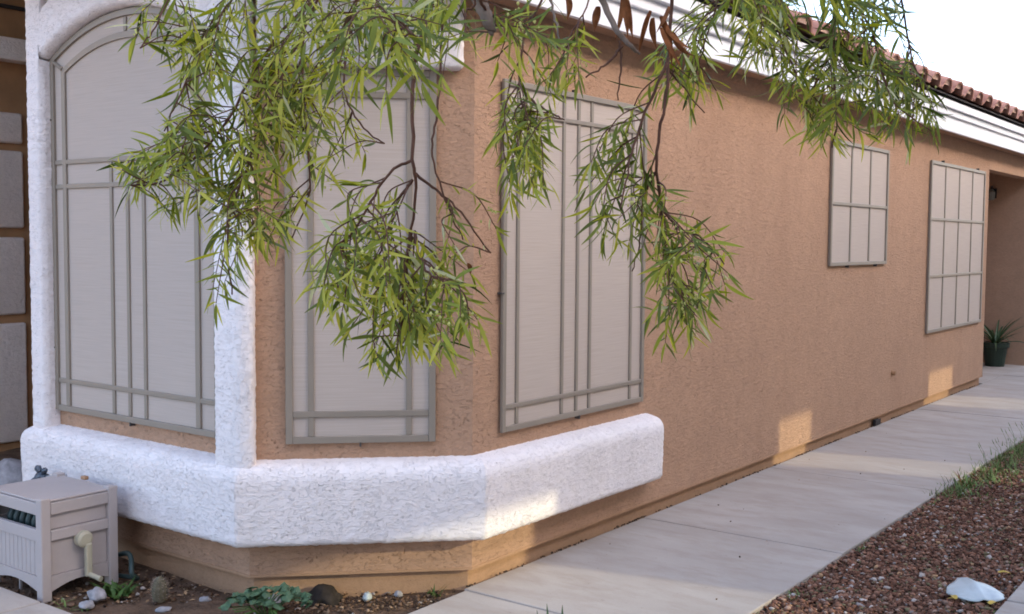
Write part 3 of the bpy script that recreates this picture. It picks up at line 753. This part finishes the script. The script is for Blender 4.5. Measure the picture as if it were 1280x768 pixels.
for k in range(95):
    a = rnd.uniform(0, 6.28); r0 = .18*math.sqrt(rnd.random())
    cx_, cy2 = -3.57+.72*r0*math.cos(a)+.35*r0*math.sin(a), 3.06+.72*r0*math.sin(a)+.35*r0*math.cos(a)
    z = .02+.075*(1-(r0/.21)**2)+rnd.uniform(-.02, .02)
    s_ = rnd.uniform(.016, .032); nrm = Vector((rnd.uniform(-.6, .6), rnd.uniform(-.9, .3), 1)).normalized()
    u = nrm.orthogonal().normalized(); u.rotate(Matrix.Rotation(rnd.uniform(0, 6.28), 3, nrm)); v = nrm.cross(u)
    c = Vector((cx_, cy2, z)); pts = [c+nrm*.004]
    nl = 10
    for i in range(nl):
        th = 2*math.pi*i/nl; rr = s_*(1 if i % 2 else .72)*(.8 if abs(th-math.pi) < .4 else 1)
        pts.append(c+u*math.cos(th)*rr+v*math.sin(th)*rr-nrm*.006*rnd.random())
    mb = MB().add(pts, [(0, 1+i, 1+(i+1) % nl) for i in range(nl)])
    mb.build('leaf', M['herb2'], pl)
mb = MB()
for k in range(18):
    a = rnd.uniform(0, 6.28); mb.tube([(-3.57, 3.06, -.04), (-3.57+.08*math.cos(a), 3.06+.08*math.sin(a), .03), (-3.57+.15*math.cos(a), 3.06+.15*math.sin(a), .03)], .003, 4)
mb.build('stem', M['herb'], pl)
ws = thing('weed', (-3.20, 3.74, -.03), 'tiny weed tuft in the corner of bed, walkway and foundation', 'weed')
for k in range(14):
    a = rnd.uniform(0, 6.28); mb = MB()
    blade(mb, (-3.22+rnd.uniform(-.03, .03), 3.735+rnd.uniform(-.03, .03), -.03), (math.cos(a), math.sin(a), rnd.uniform(.6, 2)), rnd.uniform(.03, .07), .008, .6)
    mb.build('leaf', M['herb'], ws)
# foreground agave, only its tips reach into the frame
AG = Vector((-1.745, 2.60, -.03))
ag = thing('agave', AG, 'spiky green agave at the bottom edge in front of the walkway', 'plant')
tips = [(672, 763), (684, 755), (703, 757), (660, 772), (715, 775)]
for k in range(17):
    a = rnd.uniform(0, 6.28); mb = MB()
    if k < 5:
        tp = at(*tips[k], 3.02+.05*k); d = tp-AG; blade(mb, AG+Vector((d.x*.06, d.y*.06, .02)), d, d.length*.97, .05, .0, 6, fold=.5)
    else: blade(mb, AG, (math.cos(a), math.sin(a), rnd.uniform(.5, 1.5)), rnd.uniform(.25, .36), .045, .3, 6, fold=.5)
    mb.build('leaf', M['agave'], ag)

# grass along the gravel edge
mb = MB()
def tuft(x, y, n, h, spread):
    for k in range(n):
        a = rnd.uniform(0, 6.28)
        blade(mb, (x+rnd.gauss(0, spread), y+rnd.gauss(0, spread), -.02), (math.cos(a), math.sin(a), rnd.uniform(.6, 3.5)), h*rnd.uniform(.4, 1.2), .006, rnd.uniform(.3, 1.2), 3)
for y in np.arange(7.15, 10.3, .045):
    
    if noise.noise(Vector((y*2.2, 3, 0))) > -.4:
        tuft(-1.88+rnd.uniform(-.04, .15), y, 16, rnd.uniform(.05, .10), .055); tuft(-1.80+rnd.uniform(-.1, .2), y, 8, .05, .06)
    if rnd.random() < .13:                     # thin seeding stalks leaning over the concrete
        x_ = -1.93+rnd.uniform(-.02, .05); h_ = rnd.uniform(.08, .15)
        mb.tube([(x_, y, -.02), (x_-.02, y+.01, h_*.6), (x_-.05, y+.02, h_)], [.0018, .0014, .001], 4); mb.tube([(x_-.05, y+.02, h_), (x_-.065, y+.022, h_+.03)], [.003, .001], 4)
for k in range(10): tuft(-1.80+rnd.uniform(-.1, .25), rnd.uniform(8.0, 10.2), 14, .06, .07)
for y in (4.65, 4.72, 5.62, 5.7, 6.9, 7.0): tuft(-1.9, y, 9, .04, .025)
for k in range(14): tuft(rnd.uniform(-1.25, -1.1), rnd.uniform(4.85, 5.3), 3, .02, .02)
tag(mb.build('grass', M['grass']), 'thin weedy grass along the walkway edge of the gravel', 'grass', kind='stuff')
mb = MB()
rw = thing('weed', (-1.87, 7.5, -.02), 'dark reddish weed rising from grass at the walkway edge', 'weed')
for k in range(20):
    a = rnd.uniform(0, 6.28); mb = MB()
    blade(mb, (-1.86+rnd.gauss(0, .03), 7.55+rnd.gauss(0, .06), -.02), (math.cos(a), math.sin(a), 2), rnd.uniform(.05, .12), .012, .6)
    mb.build('leaf', M['dead_leaf'] if k % 2 else M['grass'], rw)

# pale plastic scrap and fallen leaves
sc = Vector((-1.22, 5.20, 0.0)); rows = []
for i in range(15):
    t = -1+2*i/14; row = []
    for j in range(11):
        s = -1+2*j/10
        wv = .105*math.sqrt(max(0, 1-abs(t)**2.4))+.002
        u = Vector((.85, .53, 0)); v = Vector((-.53, .85, 0))
        z = .010+.010*(1-t*t)*(1-.9*s*s)+.03*(s+1)*.5*(1-t*t)+.012*max(0, 1-abs(t-.05)*5)+.006*noise.noise(Vector((t*2, s*2, 4)))
        bulge = .05*max(0, 1-abs(t+.22)*3.5)*(1 if s > .5 else 0)
        p = sc+u*(.125*t)+v*(wv*s+bulge); row.append((p.x, p.y, z-.012))
    rows.append(row)
o = MB().grid(rows).build('plastic_scrap', M['plastic'], smooth=True)
sm = o.modifiers.new('thickness', 'SOLIDIFY'); sm.thickness = .004
tag(o, 'pale curved plastic scrap lying on the gravel near the sidewalk', 'litter')
for (x, y, a, lb) in ((-1.21, 5.60, .4, 'crumpled yellow leaf on gravel behind the pale plastic scrap'), (-1.13, 5.08, 1.2, 'yellow leaf on gravel between plastic scrap and sidewalk'), (-1.27, 5.06, 2.2, 'yellow leaf on gravel in front of the plastic scrap')):
    mb = MB(); blade(mb, (x, y, .004), (math.cos(a), math.sin(a), .5), .06, .03, .9, 5, fold=.35)
    blade(mb, (x+.004, y, .004), (math.cos(a+1.1), math.sin(a+1.1), .35), .04, .02, .7, 4, fold=.3)
    tag(mb.build('fallen_leaf', M['yellow_leaf']), lb, 'leaf', 'yellow leaves around the plastic scrap')

# porch things
pt = thing('potted_plant', (-3.43, 15.22, 0), 'dark green pot with spiky plant in the far porch recess', 'potted plant')
MB().lathe((-3.43, 15.22, 0), [(.115, -.002), (.12, .02), (.15, .24), (.155, .245), (.15, .27), (.13, .27), (.12, .24)], 22).build('pot', M['pot'], pt, smooth=False)
MB().lathe((-3.43, 15.22, 0), [(.156, .246), (.174, .25), (.176, .305), (.160, .31), (.152, .30)], 22).build('pot_rim', M['pot'], pt)
for k in range(26):
    a = 2*math.pi*k/26*3.1; el = rnd.uniform(.35, 2.2); mb = MB()
    blade(mb, (-3.43, 15.22, .27), (math.cos(a), math.sin(a), el), rnd.uniform(.42, .66), .032, rnd.uniform(.5, 1.1), 7, fold=.4)
    mb.build('leaf', M['yucca'], pt)
ln = thing('wall_lantern', (-3.58, 15.5, 2.25), 'small pale lantern on the porch wall above the potted plant', 'lamp')
MB().box(-3.62, -3.54, 15.475, 15.499, 2.2, 2.33).build('backplate', M['dark'], ln)
MB().tube([(-3.58, 15.47, 2.32), (-3.58, 15.40, 2.36), (-3.58, 15.36, 2.33)], .01, 6).build('arm', M['dark'], ln)
MB().lathe((-3.58, 15.36, 2.17), [(.03, 0), (.05, .02), (.055, .11), (.02, .15)], 12).build('glass_shade', M['lantern'], ln)

# ------------------------------------------------------------------ unseen wall across the gravel, added to block the sun; gaps shape its patches
sun_block = thing('sun_blocker', (5, 6, 0), 'unseen tall stucco wall added across the yard to shape the sun patches', 'house')
TE = math.tan(SUN_EL)*math.hypot(1, .25)
NX = 4.5
def lift(xw): return (NX-xw)*TE
zo0, zo1 = lift(-1.5), .36+lift(XW)
sun_gaps = [(5.30, 6.28), (9.30, 9.93), (12.98, 13.86)]
HZ = 3.9+lift(XW)
edges = [-9]+[v for a in sun_gaps for v in a]+[30]
for i in range(0, len(edges), 2): MB().box(NX, NX+.12, edges[i], edges[i+1], -.1, HZ).build('wall', M['block_stucco'], sun_block)
for a, b in sun_gaps:
    MB().box(NX, NX+.12, a, b, -.1, zo0).build('wall', M['block_stucco'], sun_block); MB().box(NX, NX+.12, a, b, zo1, HZ).build('wall', M['block_stucco'], sun_block)
for a, b in sun_gaps: MB().box(NX+.05, NX+.058, a+.001, b-.001, zo0+.001, zo1-.001).build('sun_dimming_pane', M['pane'], sun_block)  # panes added in the gaps to dim the sun patches
MB().box(NX-.3, NX+.5, -9.2, 30.2, HZ+.002, HZ+.2).build('roof', M['tile'], sun_block)  # top slab of the added sun blocking wall

# ------------------------------------------------------------------ far tree behind the roof
ft = thing('background_tree', (-5.6, 25.5, -.1), 'distant green tree top showing behind the roof at right', 'tree')
MB().tube([(-5.6, 25.5, -.1), (-5.5, 25.5, 2), (-5.4, 25.4, 3.6)], [.16, .11, .05], 8).build('trunk', M['grey_bark'], ft)
mb = MB()
for k in range(2600):
    d = Vector((rnd.gauss(0, 1), rnd.gauss(0, 1), rnd.gauss(0, 1))).normalized()*rnd.uniform(.4, 1)
    c = Vector((-5.4, 25.4, 3.5))+Vector((d.x*1.3, d.y*1.3, d.z*.85))
    if noise.noise(c*1.4) < -.08: continue
    blade(mb, c, (rnd.uniform(-1, 1), rnd.uniform(-1, 1), rnd.uniform(-1, .6)), .16, .05, .3, 2)
mb.build('crown', M['tree_far'], ft)

# ------------------------------------------------------------------ the willow leaved tree over the camera
TR = Vector((.75, 2.3, -.1))
tree = thing('tree', TR, 'weeping tree with long narrow leaves hanging across the house front', 'tree')
MB().tube(catmull([(.75, 2.3, -.1), (.72, 2.32, .6), (.62, 2.34, 1.3), (.5, 2.36, 1.95)], 4), [.14-.004*i for i in range(13)], 10).build('trunk', M['grey_bark'], tree, smooth=True)
limbs = [catmull([(.5, 2.36, 1.93), (.0, 2.45, 2.6), (-.7, 2.5, 2.85), (-1.3, 2.1, 2.85), (-1.9, 1.6, 2.6)], 6),
         catmull([(.5, 2.36, 1.93), (.2, 2.6, 2.7), (-.2, 2.9, 3.0), (-.6, 2.9, 3.0), (-1.0, 2.75, 2.7)], 6),
         catmull([(-.7, 2.5, 2.85), (-1.1, 1.7, 2.75), (-1.45, 1.2, 2.5)], 6)]
for L_, r0 in zip(limbs, (.06, .045, .035)):
    MB().tube(L_, [r0*(1-.75*i/(len(L_)-1)) for i in range(len(L_))], 8).build('limb', M['grey_bark'], tree, smooth=True)
limb_pts = [p for L_ in limbs for p in L_]
S = {   # hanging twigs: (depth from, depth to, base radius, points)
 'a': (2.25, 2.1, .0065, [(430, -70), (335, 60), (275, 165), (205, 225), (160, 232)]),
 'b': (2.15, 2.2, .006, [(415, -70), (350, 100), (312, 200), (285, 290), (290, 370)]),
 'c': (2.25, 2.2, .005, [(400, -70), (379, 40), (380, 130), (387, 215), (385, 250), (364, 302)]),
 'd': (2.0, 2.0, .0085, [(560, -80), (530, 30), (516, 100), (517, 200), (520, 245), (506, 340), (500, 420)]),
 'd2': (2.0, 1.95, .004, [(516, 200), (488, 215), (460, 260), (438, 295), (415, 310)]),
 'd3': (2.0, 2.1, .0045, [(516, 225), (498, 250), (480, 300), (465, 340)]),
 'd4': (2.0, 1.9, .0045, [(519, 290), (524, 320), (540, 345), (568, 350)]),
 'd5': (2.0, 2.05, .0035, [(515, 290), (510, 320), (504, 360), (503, 430)]),
 'e': (2.05, 2.0, .0045, [(545, -70), (552, 60), (545, 150), (541, 195), (560, 260), (580, 300)]),
 'e2': (2.0, 2.05, .004, [(520, 218), (545, 238), (575, 265), (612, 316)]),
 'f': (2.1, 2.1, .0045, [(690, -70), (655, 50), (649, 105), (655, 150), (662, 235)]),
 'f2': (2.1, 2.0, .0035, [(650, 105), (664, 125), (690, 142), (705, 150)]),
 'g': (2.1, 2.15, .007, [(842, -70), (836, 50), (833, 120), (821, 190), (825, 260), (828, 310), (840, 345), (862, 392)]),
 'h': (2.1, 2.0, .0045, [(833, 80), (803, 150), (785, 210), (776, 260)]),
 'h2': (2.1, 2.2, .003, [(820, 215), (804, 250), (800, 300), (790, 340)]),
 'h3': (2.12, 2.05, .004, [(826, 262), (850, 285), (880, 300), (905, 330)]),
 'i': (1.9, 1.95, .0075, [(735, -60), (752, 0), (773, 40), (790, 60), (800, 67)]),
 'i2': (1.93, 1.95, .0035, [(778, 57), (760, 80), (732, 95)]),
 'i3': (1.93, 1.95, .003, [(775, 50), (776, 85), (772, 124)]),
 'n': (1.7, 1.75, .017, [(580, -60), (600, 0), (612, 30), (616, 44)]),
 'n2': (1.7, 1.8, .004, [(600, 0), (615, 25), (632, 45)]),
 'n3': (1.7, 1.7, .004, [(586, -30), (583, 15), (580, 45)]),
 'p': (2.0, 2.0, .006, [(675, -60), (688, 0), (696, 35), (697, 60)]),
 'q': (2.1, 2.1, .0035, [(760, -70), (737, 0), (712, 45), (702, 80)]),
 'r': (2.15, 2.2, .003, [(833, 84), (850, 105), (880, 142)]),
 'j': (2.4, 2.5, .007, [(955, -80), (966, 10), (978, 55), (1000, 105), (1015, 150)]),
 'k': (2.45, 2.5, .008, [(1050, -80), (1043, 20), (1042, 90), (1046, 150), (1040, 185)]),
 'l': (2.5, 2.6, .006, [(1115, -80), (1132, 30), (1145, 90), (1170, 150)]),
 'l2': (2.5, 2.4, .005, [(1000, -80), (1080, 20), (1100, 80), (1120, 130), (1165, 165)]),
 'm': (2.2, 2.1, .004, [(250, -80), (215, -10), (190, 40), (175, 60)]),
 'o': (2.2, 2.15, .005, [(330, -80), (270, 30), (245, 75), (220, 130), (205, 165)]),
 's': (1.75, 1.6, .005, [(430, -80), (470, 0), (500, 30), (520, 45)]),
 't': (2.2, 2.3, .004, [(905, -80), (900, -10), (885, 40), (870, 90)]),
 'u': (2.1, 2.1, .005, [(455, -80), (440, 30), (430, 110), (455, 160), (480, 180)]),
}
strands = {}
brn = []
for k, (d0, d1, r0, pp) in S.items():
    n = len(pp); P = [at(x, y, d0+(d1-d0)*i/(n-1)+((.03*math.sin(i*1.3+len(k))) if i else 0)) for i, (x, y) in enumerate(pp)]
    if pp[0][1] < -25:
        a = min(limb_pts, key=lambda q: (q-P[0]).length+abs(q.z-P[0].z)*.1)
        P = [a, a.lerp(P[0], .5)+Vector((0, 0, .12))]+P
    C_ = catmull(P, 6)
    C_ = [c+Vector((rnd.gauss(0, .0011), rnd.gauss(0, .0011), rnd.gauss(0, .0011))) for c in C_]
    strands[k] = C_
    if k in 'in': rad = [r0*(1-.45*i/len(C_)-.45*(i/len(C_))**6) for i in range(len(C_))]
    else: rad = [.55*r0*(1-.75*i/len(C_))+.0007 for i in range(len(C_))]
    MB().tube(C_, rad, 6).build('twig', M['grey_bark'] if k in 'inp' else M['bark'], tree, smooth=True)
# leaf shapes
def leaf_shape(bend, twist, wid):
    rows = []; n = 7
    for i in range(n+1):
        t = i/n; wv = wid*(math.sin(math.pi*min(1, t*.97+.03))**.75)*(1-.35*t) if 0 < i < n else .004
        rows.append((t, bend*t*t, wv, twist*t))
    vs_ = []; 
    for t, b, wv, tw in rows:
        c_, s_ = math.cos(tw), math.sin(tw)
        vs_ += [Vector((t, b*.4-wv*c_*.0-wv*c_, -b*.6-wv*s_+wv*.25)), Vector((t, b*.4, -b*.6)), Vector((t, b*.4+wv*c_, -b*.6+wv*s_+wv*.25))]
    fs_ = [(i*3+k, i*3+k+1, i*3+k+4, i*3+k+3) for i in range(n) for k in range(2)]
    return vs_, fs_
shapes = [leaf_shape(*q) for q in ((.14, .3, .062), (.35, -.4, .056), (.55, .5, .068), (-.32, .2, .055), (.22, -.9, .072), (.8, .3, .058))]
leaves = []      # (matrix, shape, tint, pixel length)
tw_small = MB(); fl = MB()
def add_leaf(p, d, ln, tint):
    d = d.normalized(); z = Vector((rnd.gauss(0, .7), rnd.gauss(0, .7), .7))-fw*.8; y = z.cross(d)
    if y.length < 1e-3: y = d.orthogonal()
    y.normalize(); z = d.cross(y)
    Mx = Matrix((d*ln, y*ln, z*ln)).transposed().to_4x4(); Mx.translation = p
    x, yy, dd = project(p)
    e = project(p+d*ln); L_ = math.hypot(e[0]-x, e[1]-yy)
    leaves.append((Mx, rnd.randrange(len(shapes)), tint, L_, -60 < x < 1340 and -60 < yy < 830))
def tint_pick(bright):
    if rnd.random() < .035: return rnd.uniform(.955, 1)
    return min(.94, max(0, rnd.gauss(.48+bright, .28)))
def leafy(path, start, spacing, ln, bright, droop=.35):
    acc = 0; side = 1
    L_ = sum((b-a).length for a, b in zip(path, path[1:])); s = 0
    for a, b in zip(path, path[1:]):
        seg = (b-a).length
        if seg < 1e-6: continue
        t = (b-a)/seg; q = 0
        while acc <= seg-q:
            q += acc; acc = spacing*rnd.uniform(.6, 1.4)
            if s+q < L_*start: continue
            p = a+t*q; side = -side
            ax = t.cross(fw*.8+Vector((rnd.gauss(0, .5), rnd.gauss(0, .5), rnd.gauss(0, .5)))).normalized()*side
            ang = rnd.uniform(.35, 1.35)
            d = t*math.cos(ang)+ax*math.sin(ang)+Vector((0, 0, -droop*rnd.random()))
            add_leaf(p, d, ln*.93*rnd.choice((.45, .6, .75, .9, 1, 1.15))*rnd.uniform(.85, 1.15), tint_pick(bright))
        acc -= seg-q; s += seg
    for k in range(2):
        d = (path[-1]-path[-2]).normalized()+Vector((rnd.gauss(0, .3), rnd.gauss(0, .3), rnd.gauss(0, .3)-.2)); add_leaf(path[-1], d, ln*rnd.uniform(.6, 1), tint_pick(bright+.15))
allp = [(p, k) for k, C_ in strands.items() for p in C_]
pix = [(project(p), p, k) for p, k in allp]
def cluster(cx_, cy_, rx, ry, n, ks, ln=.066, bright=0, dj=.14, reach=110):
    cand = [q for q in pix if q[2] in ks]
    for i in range(n):
        a = rnd.uniform(0, 6.28); r = math.sqrt(rnd.random()); tx, ty = cx_+rx*r*math.cos(a), cy_+ry*r*math.sin(a)
        def cost(q):
            (x, y, d), p, k = q; dx, dy = tx-x, ty-y; dist = math.hypot(dx, dy)
            return abs(dist-rnd.uniform(35, reach))+max(0, -dy)*1.2+rnd.uniform(0, 25)
        q = min(cand, key=cost)
        d = q[0][2]+rnd.uniform(-dj, dj); e = at(tx, ty, d); b = q[1]
        mid = b.lerp(e, .5)+Vector((rnd.gauss(0, .015), rnd.gauss(0, .015), abs((e-b).length)*.14))
        path = catmull([b, mid, e], 5)
        tw_small.tube(path, [.0018-.0011*j/len(path) for j in range(len(path))], 4, cap=False)
        L_ = (e-b).length
        leafy(path, max(0.12, 1-.17/max(L_, .01)), .0118, ln, bright)
        if rnd.random() < .4:
            for j in range(rnd.randint(4, 9)):
                c = path[-3]+Vector((rnd.gauss(0, .012), rnd.gauss(0, .012), rnd.gauss(0, .012)))
                s_ = rnd.uniform(.0018, .0034); fl.add([c+Vector((s_, 0, 0)), c+Vector((-s_*.5, s_, 0)), c+Vector((-s_*.5, -s_, 0)), c+Vector((0, 0, s_*1.3)), c-Vector((0, 0, s_*1.3))],
                       [(0, 1, 3), (1, 2, 3), (2, 0, 3), (1, 0, 4), (2, 1, 4), (0, 2, 4)])
B = .06
cluster(195, 215, 45, 38, 12, 'a', bright=B); cluster(245, 235, 50, 45, 14, 'ab', bright=B); cluster(235, 185, 60, 30, 8, 'ao', bright=B)
cluster(290, 300, 38, 55, 12, 'b', bright=B); cluster(275, 365, 30, 25, 3, 'b'); cluster(330, 255, 40, 55, 12, 'bc', bright=B)
cluster(215, 40, 50, 45, 9, 'mo', .072); cluster(255, 85, 50, 50, 9, 'o', .075); cluster(300, 55, 60, 60, 16, 'oa', bright=.05)
cluster(390, 55, 70, 65, 20, ('a', 'b', 'c', 'u'), bright=.12); cluster(350, 160, 60, 55, 18, 'abc', bright=.12); cluster(410, 140, 50, 50, 9, 'cu', bright=.08)
cluster(340, 130, 70, 60, 9, ('a', 'b', 'c'), bright=.12); cluster(320, 215, 50, 40, 7, ('a', 'b', 'c'), bright=.05); cluster(500, 30, 90, 40, 8, ('s', 'u', 'd'), .06, .08)
cluster(470, 60, 60, 60, 12, ('s', 'u', 'd'), .07, .05); cluster(540, 60, 50, 55, 9, ('d', 'e', 's'), bright=.02); cluster(560, 20, 50, 30, 6, ('e', 'n3', 'n'))
cluster(500, 95, 60, 40, 4, 's', .085, -.05, .08)
cluster(445, 200, 40, 40, 4, 'uc', bright=.1); cluster(440, 280, 45, 25, 4, ('d2', 'd3'), bright=.1)
cluster(425, 330, 45, 35, 9, ('d2', 'd3'), bright=.15); cluster(450, 365, 50, 35, 10, ('d2', 'd3'), bright=.16); cluster(490, 395, 55, 50, 14, ('d', 'd3', 'd5'), bright=.12)
cluster(545, 400, 45, 45, 11, ('d', 'd4', 'd5'), bright=.06); cluster(510, 440, 45, 25, 8, ('d', 'd5'), bright=0); cluster(590, 415, 18, 20, 3, ('d4',), bright=.15)
cluster(590, 300, 35, 40, 5, ('e', 'e2'), bright=.15, ln=.055); cluster(570, 345, 40, 15, 2, ('d4',), bright=.2)
cluster(650, 165, 30, 40, 11, ('f', 'f2'), .055, .03); cluster(658, 215, 28, 40, 10, 'f', .055, .03); cluster(640, 250, 15, 12, 2, 'f', bright=.15)
cluster(650, 50, 45, 45, 8, ('f', 'n2'), .06, .05); cluster(690, 110, 35, 30, 4, ('f', 'f2', 'q'), .06, .05)
cluster(715, 85, 40, 30, 3, 'q', .06, .05)
cluster(770, 220, 45, 38, 8, 'h', .062, -.05); cluster(775, 275, 45, 35, 8, ('h', 'h2'), .066, -.05)
cluster(850, 315, 50, 35, 9, ('g', 'h3'), .062, -.06); cluster(850, 380, 40, 35, 10, ('g',), .066, -.08); cluster(842, 418, 38, 25, 4, 'g', .066, -.05); cluster(895, 340, 22, 40, 5, ('h3',), .058, .05)
cluster(815, 290, 25, 40, 4, ('h2', 'g'), .06, 0)
cluster(850, 90, 35, 55, 9, ('g', 't', 'r'), .066, -.02)
cluster(925, 35, 50, 50, 14, ('j', 't'), .066, .06); cluster(965, 30, 50, 40, 8, ('j',), .062, 0); cluster(900, 95, 40, 25, 4, ('j', 't'), .07, .1)
cluster(985, 55, 50, 55, 13, 'j', .062, -.05); cluster(1010, 125, 45, 35, 9, 'jk', .066, -.05); cluster(1060, 60, 50, 60, 14, ('k', 'l2'), .07, -.12)
cluster(1055, 140, 45, 35, 12, 'k', .066, -.02); cluster(1110, 60, 40, 60, 9, ('l', 'l2'), .066, -.16); cluster(1125, 135, 40, 35, 11, ('l', 'l2'), .066, -.12)
cluster(1150, 155, 28, 22, 6, ('l',), .066, -.1); cluster(1060, 10, 80, 20, 8, ('k', 'l2', 'j'), .07, -.12); cluster(1025, 170, 25, 15, 4, 'jk', .06, .1)
tw = tw_small.build('twiglets', M['bark'], tree); tw['kind'] = 'stuff'
f_ = fl.build('blossom', M['flower'], tree); f_['kind'] = 'stuff'
# the 300 leaves that show largest are parts; the rest are one mass
leaf_me = []
for vs_, fs_ in shapes:
    me = bpy.data.meshes.new('leaf'); me.from_pydata(vs_, [], fs_); me.materials.append(M['leaf']); me.polygons.foreach_set('use_smooth', [True]*len(me.polygons)); leaf_me.append(me)
leaves.sort(key=lambda q: (-q[4], -q[3]))
inv = Matrix.Translation(-TR)
for Mx, si, ti, L_, vis in leaves[:300]:
    o = bpy.data.objects.new('leaf', leaf_me[si]); col.objects.link(o); o.parent = tree; o.matrix_local = inv @ Mx
vv = []; ff = []; tt = []
for Mx, si, ti, L_, vis in leaves[300:]:
    b = len(vv); vs_, fs_ = shapes[si]; K = inv @ Mx
    vv += [K @ v for v in vs_]; ff += [tuple(i+b for i in f) for f in fs_]; tt += [ti]*len(vs_)
me = bpy.data.meshes.new('foliage'); me.from_pydata(vv, [], ff); me.polygons.foreach_set('use_smooth', [True]*len(me.polygons))
A = me.attributes.new('tint', 'FLOAT', 'POINT'); A.data.foreach_set('value', tt); me.materials.append(M['foliage'])
o = bpy.data.objects.new('foliage', me); col.objects.link(o); o.parent = tree; o['kind'] = 'stuff'
# curled dead leaves hanging among the green
for px, py, d, ln_, dx in ((778, -18, 2.0, .10, -.1), (786, 0, 2.0, .07, .25), (815, 14, 2.05, .085, -.25), (826, 20, 2.05, .10, .35), (832, 30, 2.05, .08, .6), (835, 8, 2.05, .06, -.5), (781, -12, 2.01, .09, .1), (818, 22, 2.06, .06, .1), (828, 34, 2.04, .09, .5), (841, 40, 2.06, .07, .3), (706, -6, 2.1, .05, .2), (748, 8, 1.95, .045, -.2), (583, 330, 2.0, .022, .3)):
    mb = MB(); blade(mb, at(px, py, d), rt*dx-up+fw*rnd.uniform(-.3, .3), ln_, .015, rnd.uniform(-1.8, 1.8), 9, side=(rt*rnd.uniform(.3, 1)+fw*rnd.uniform(-1, 1)), fold=rnd.uniform(.7, 1.6))
    mb.build('dead_leaf', M['dead_leaf'], tree, smooth=True)
print('leaves', len(leaves))
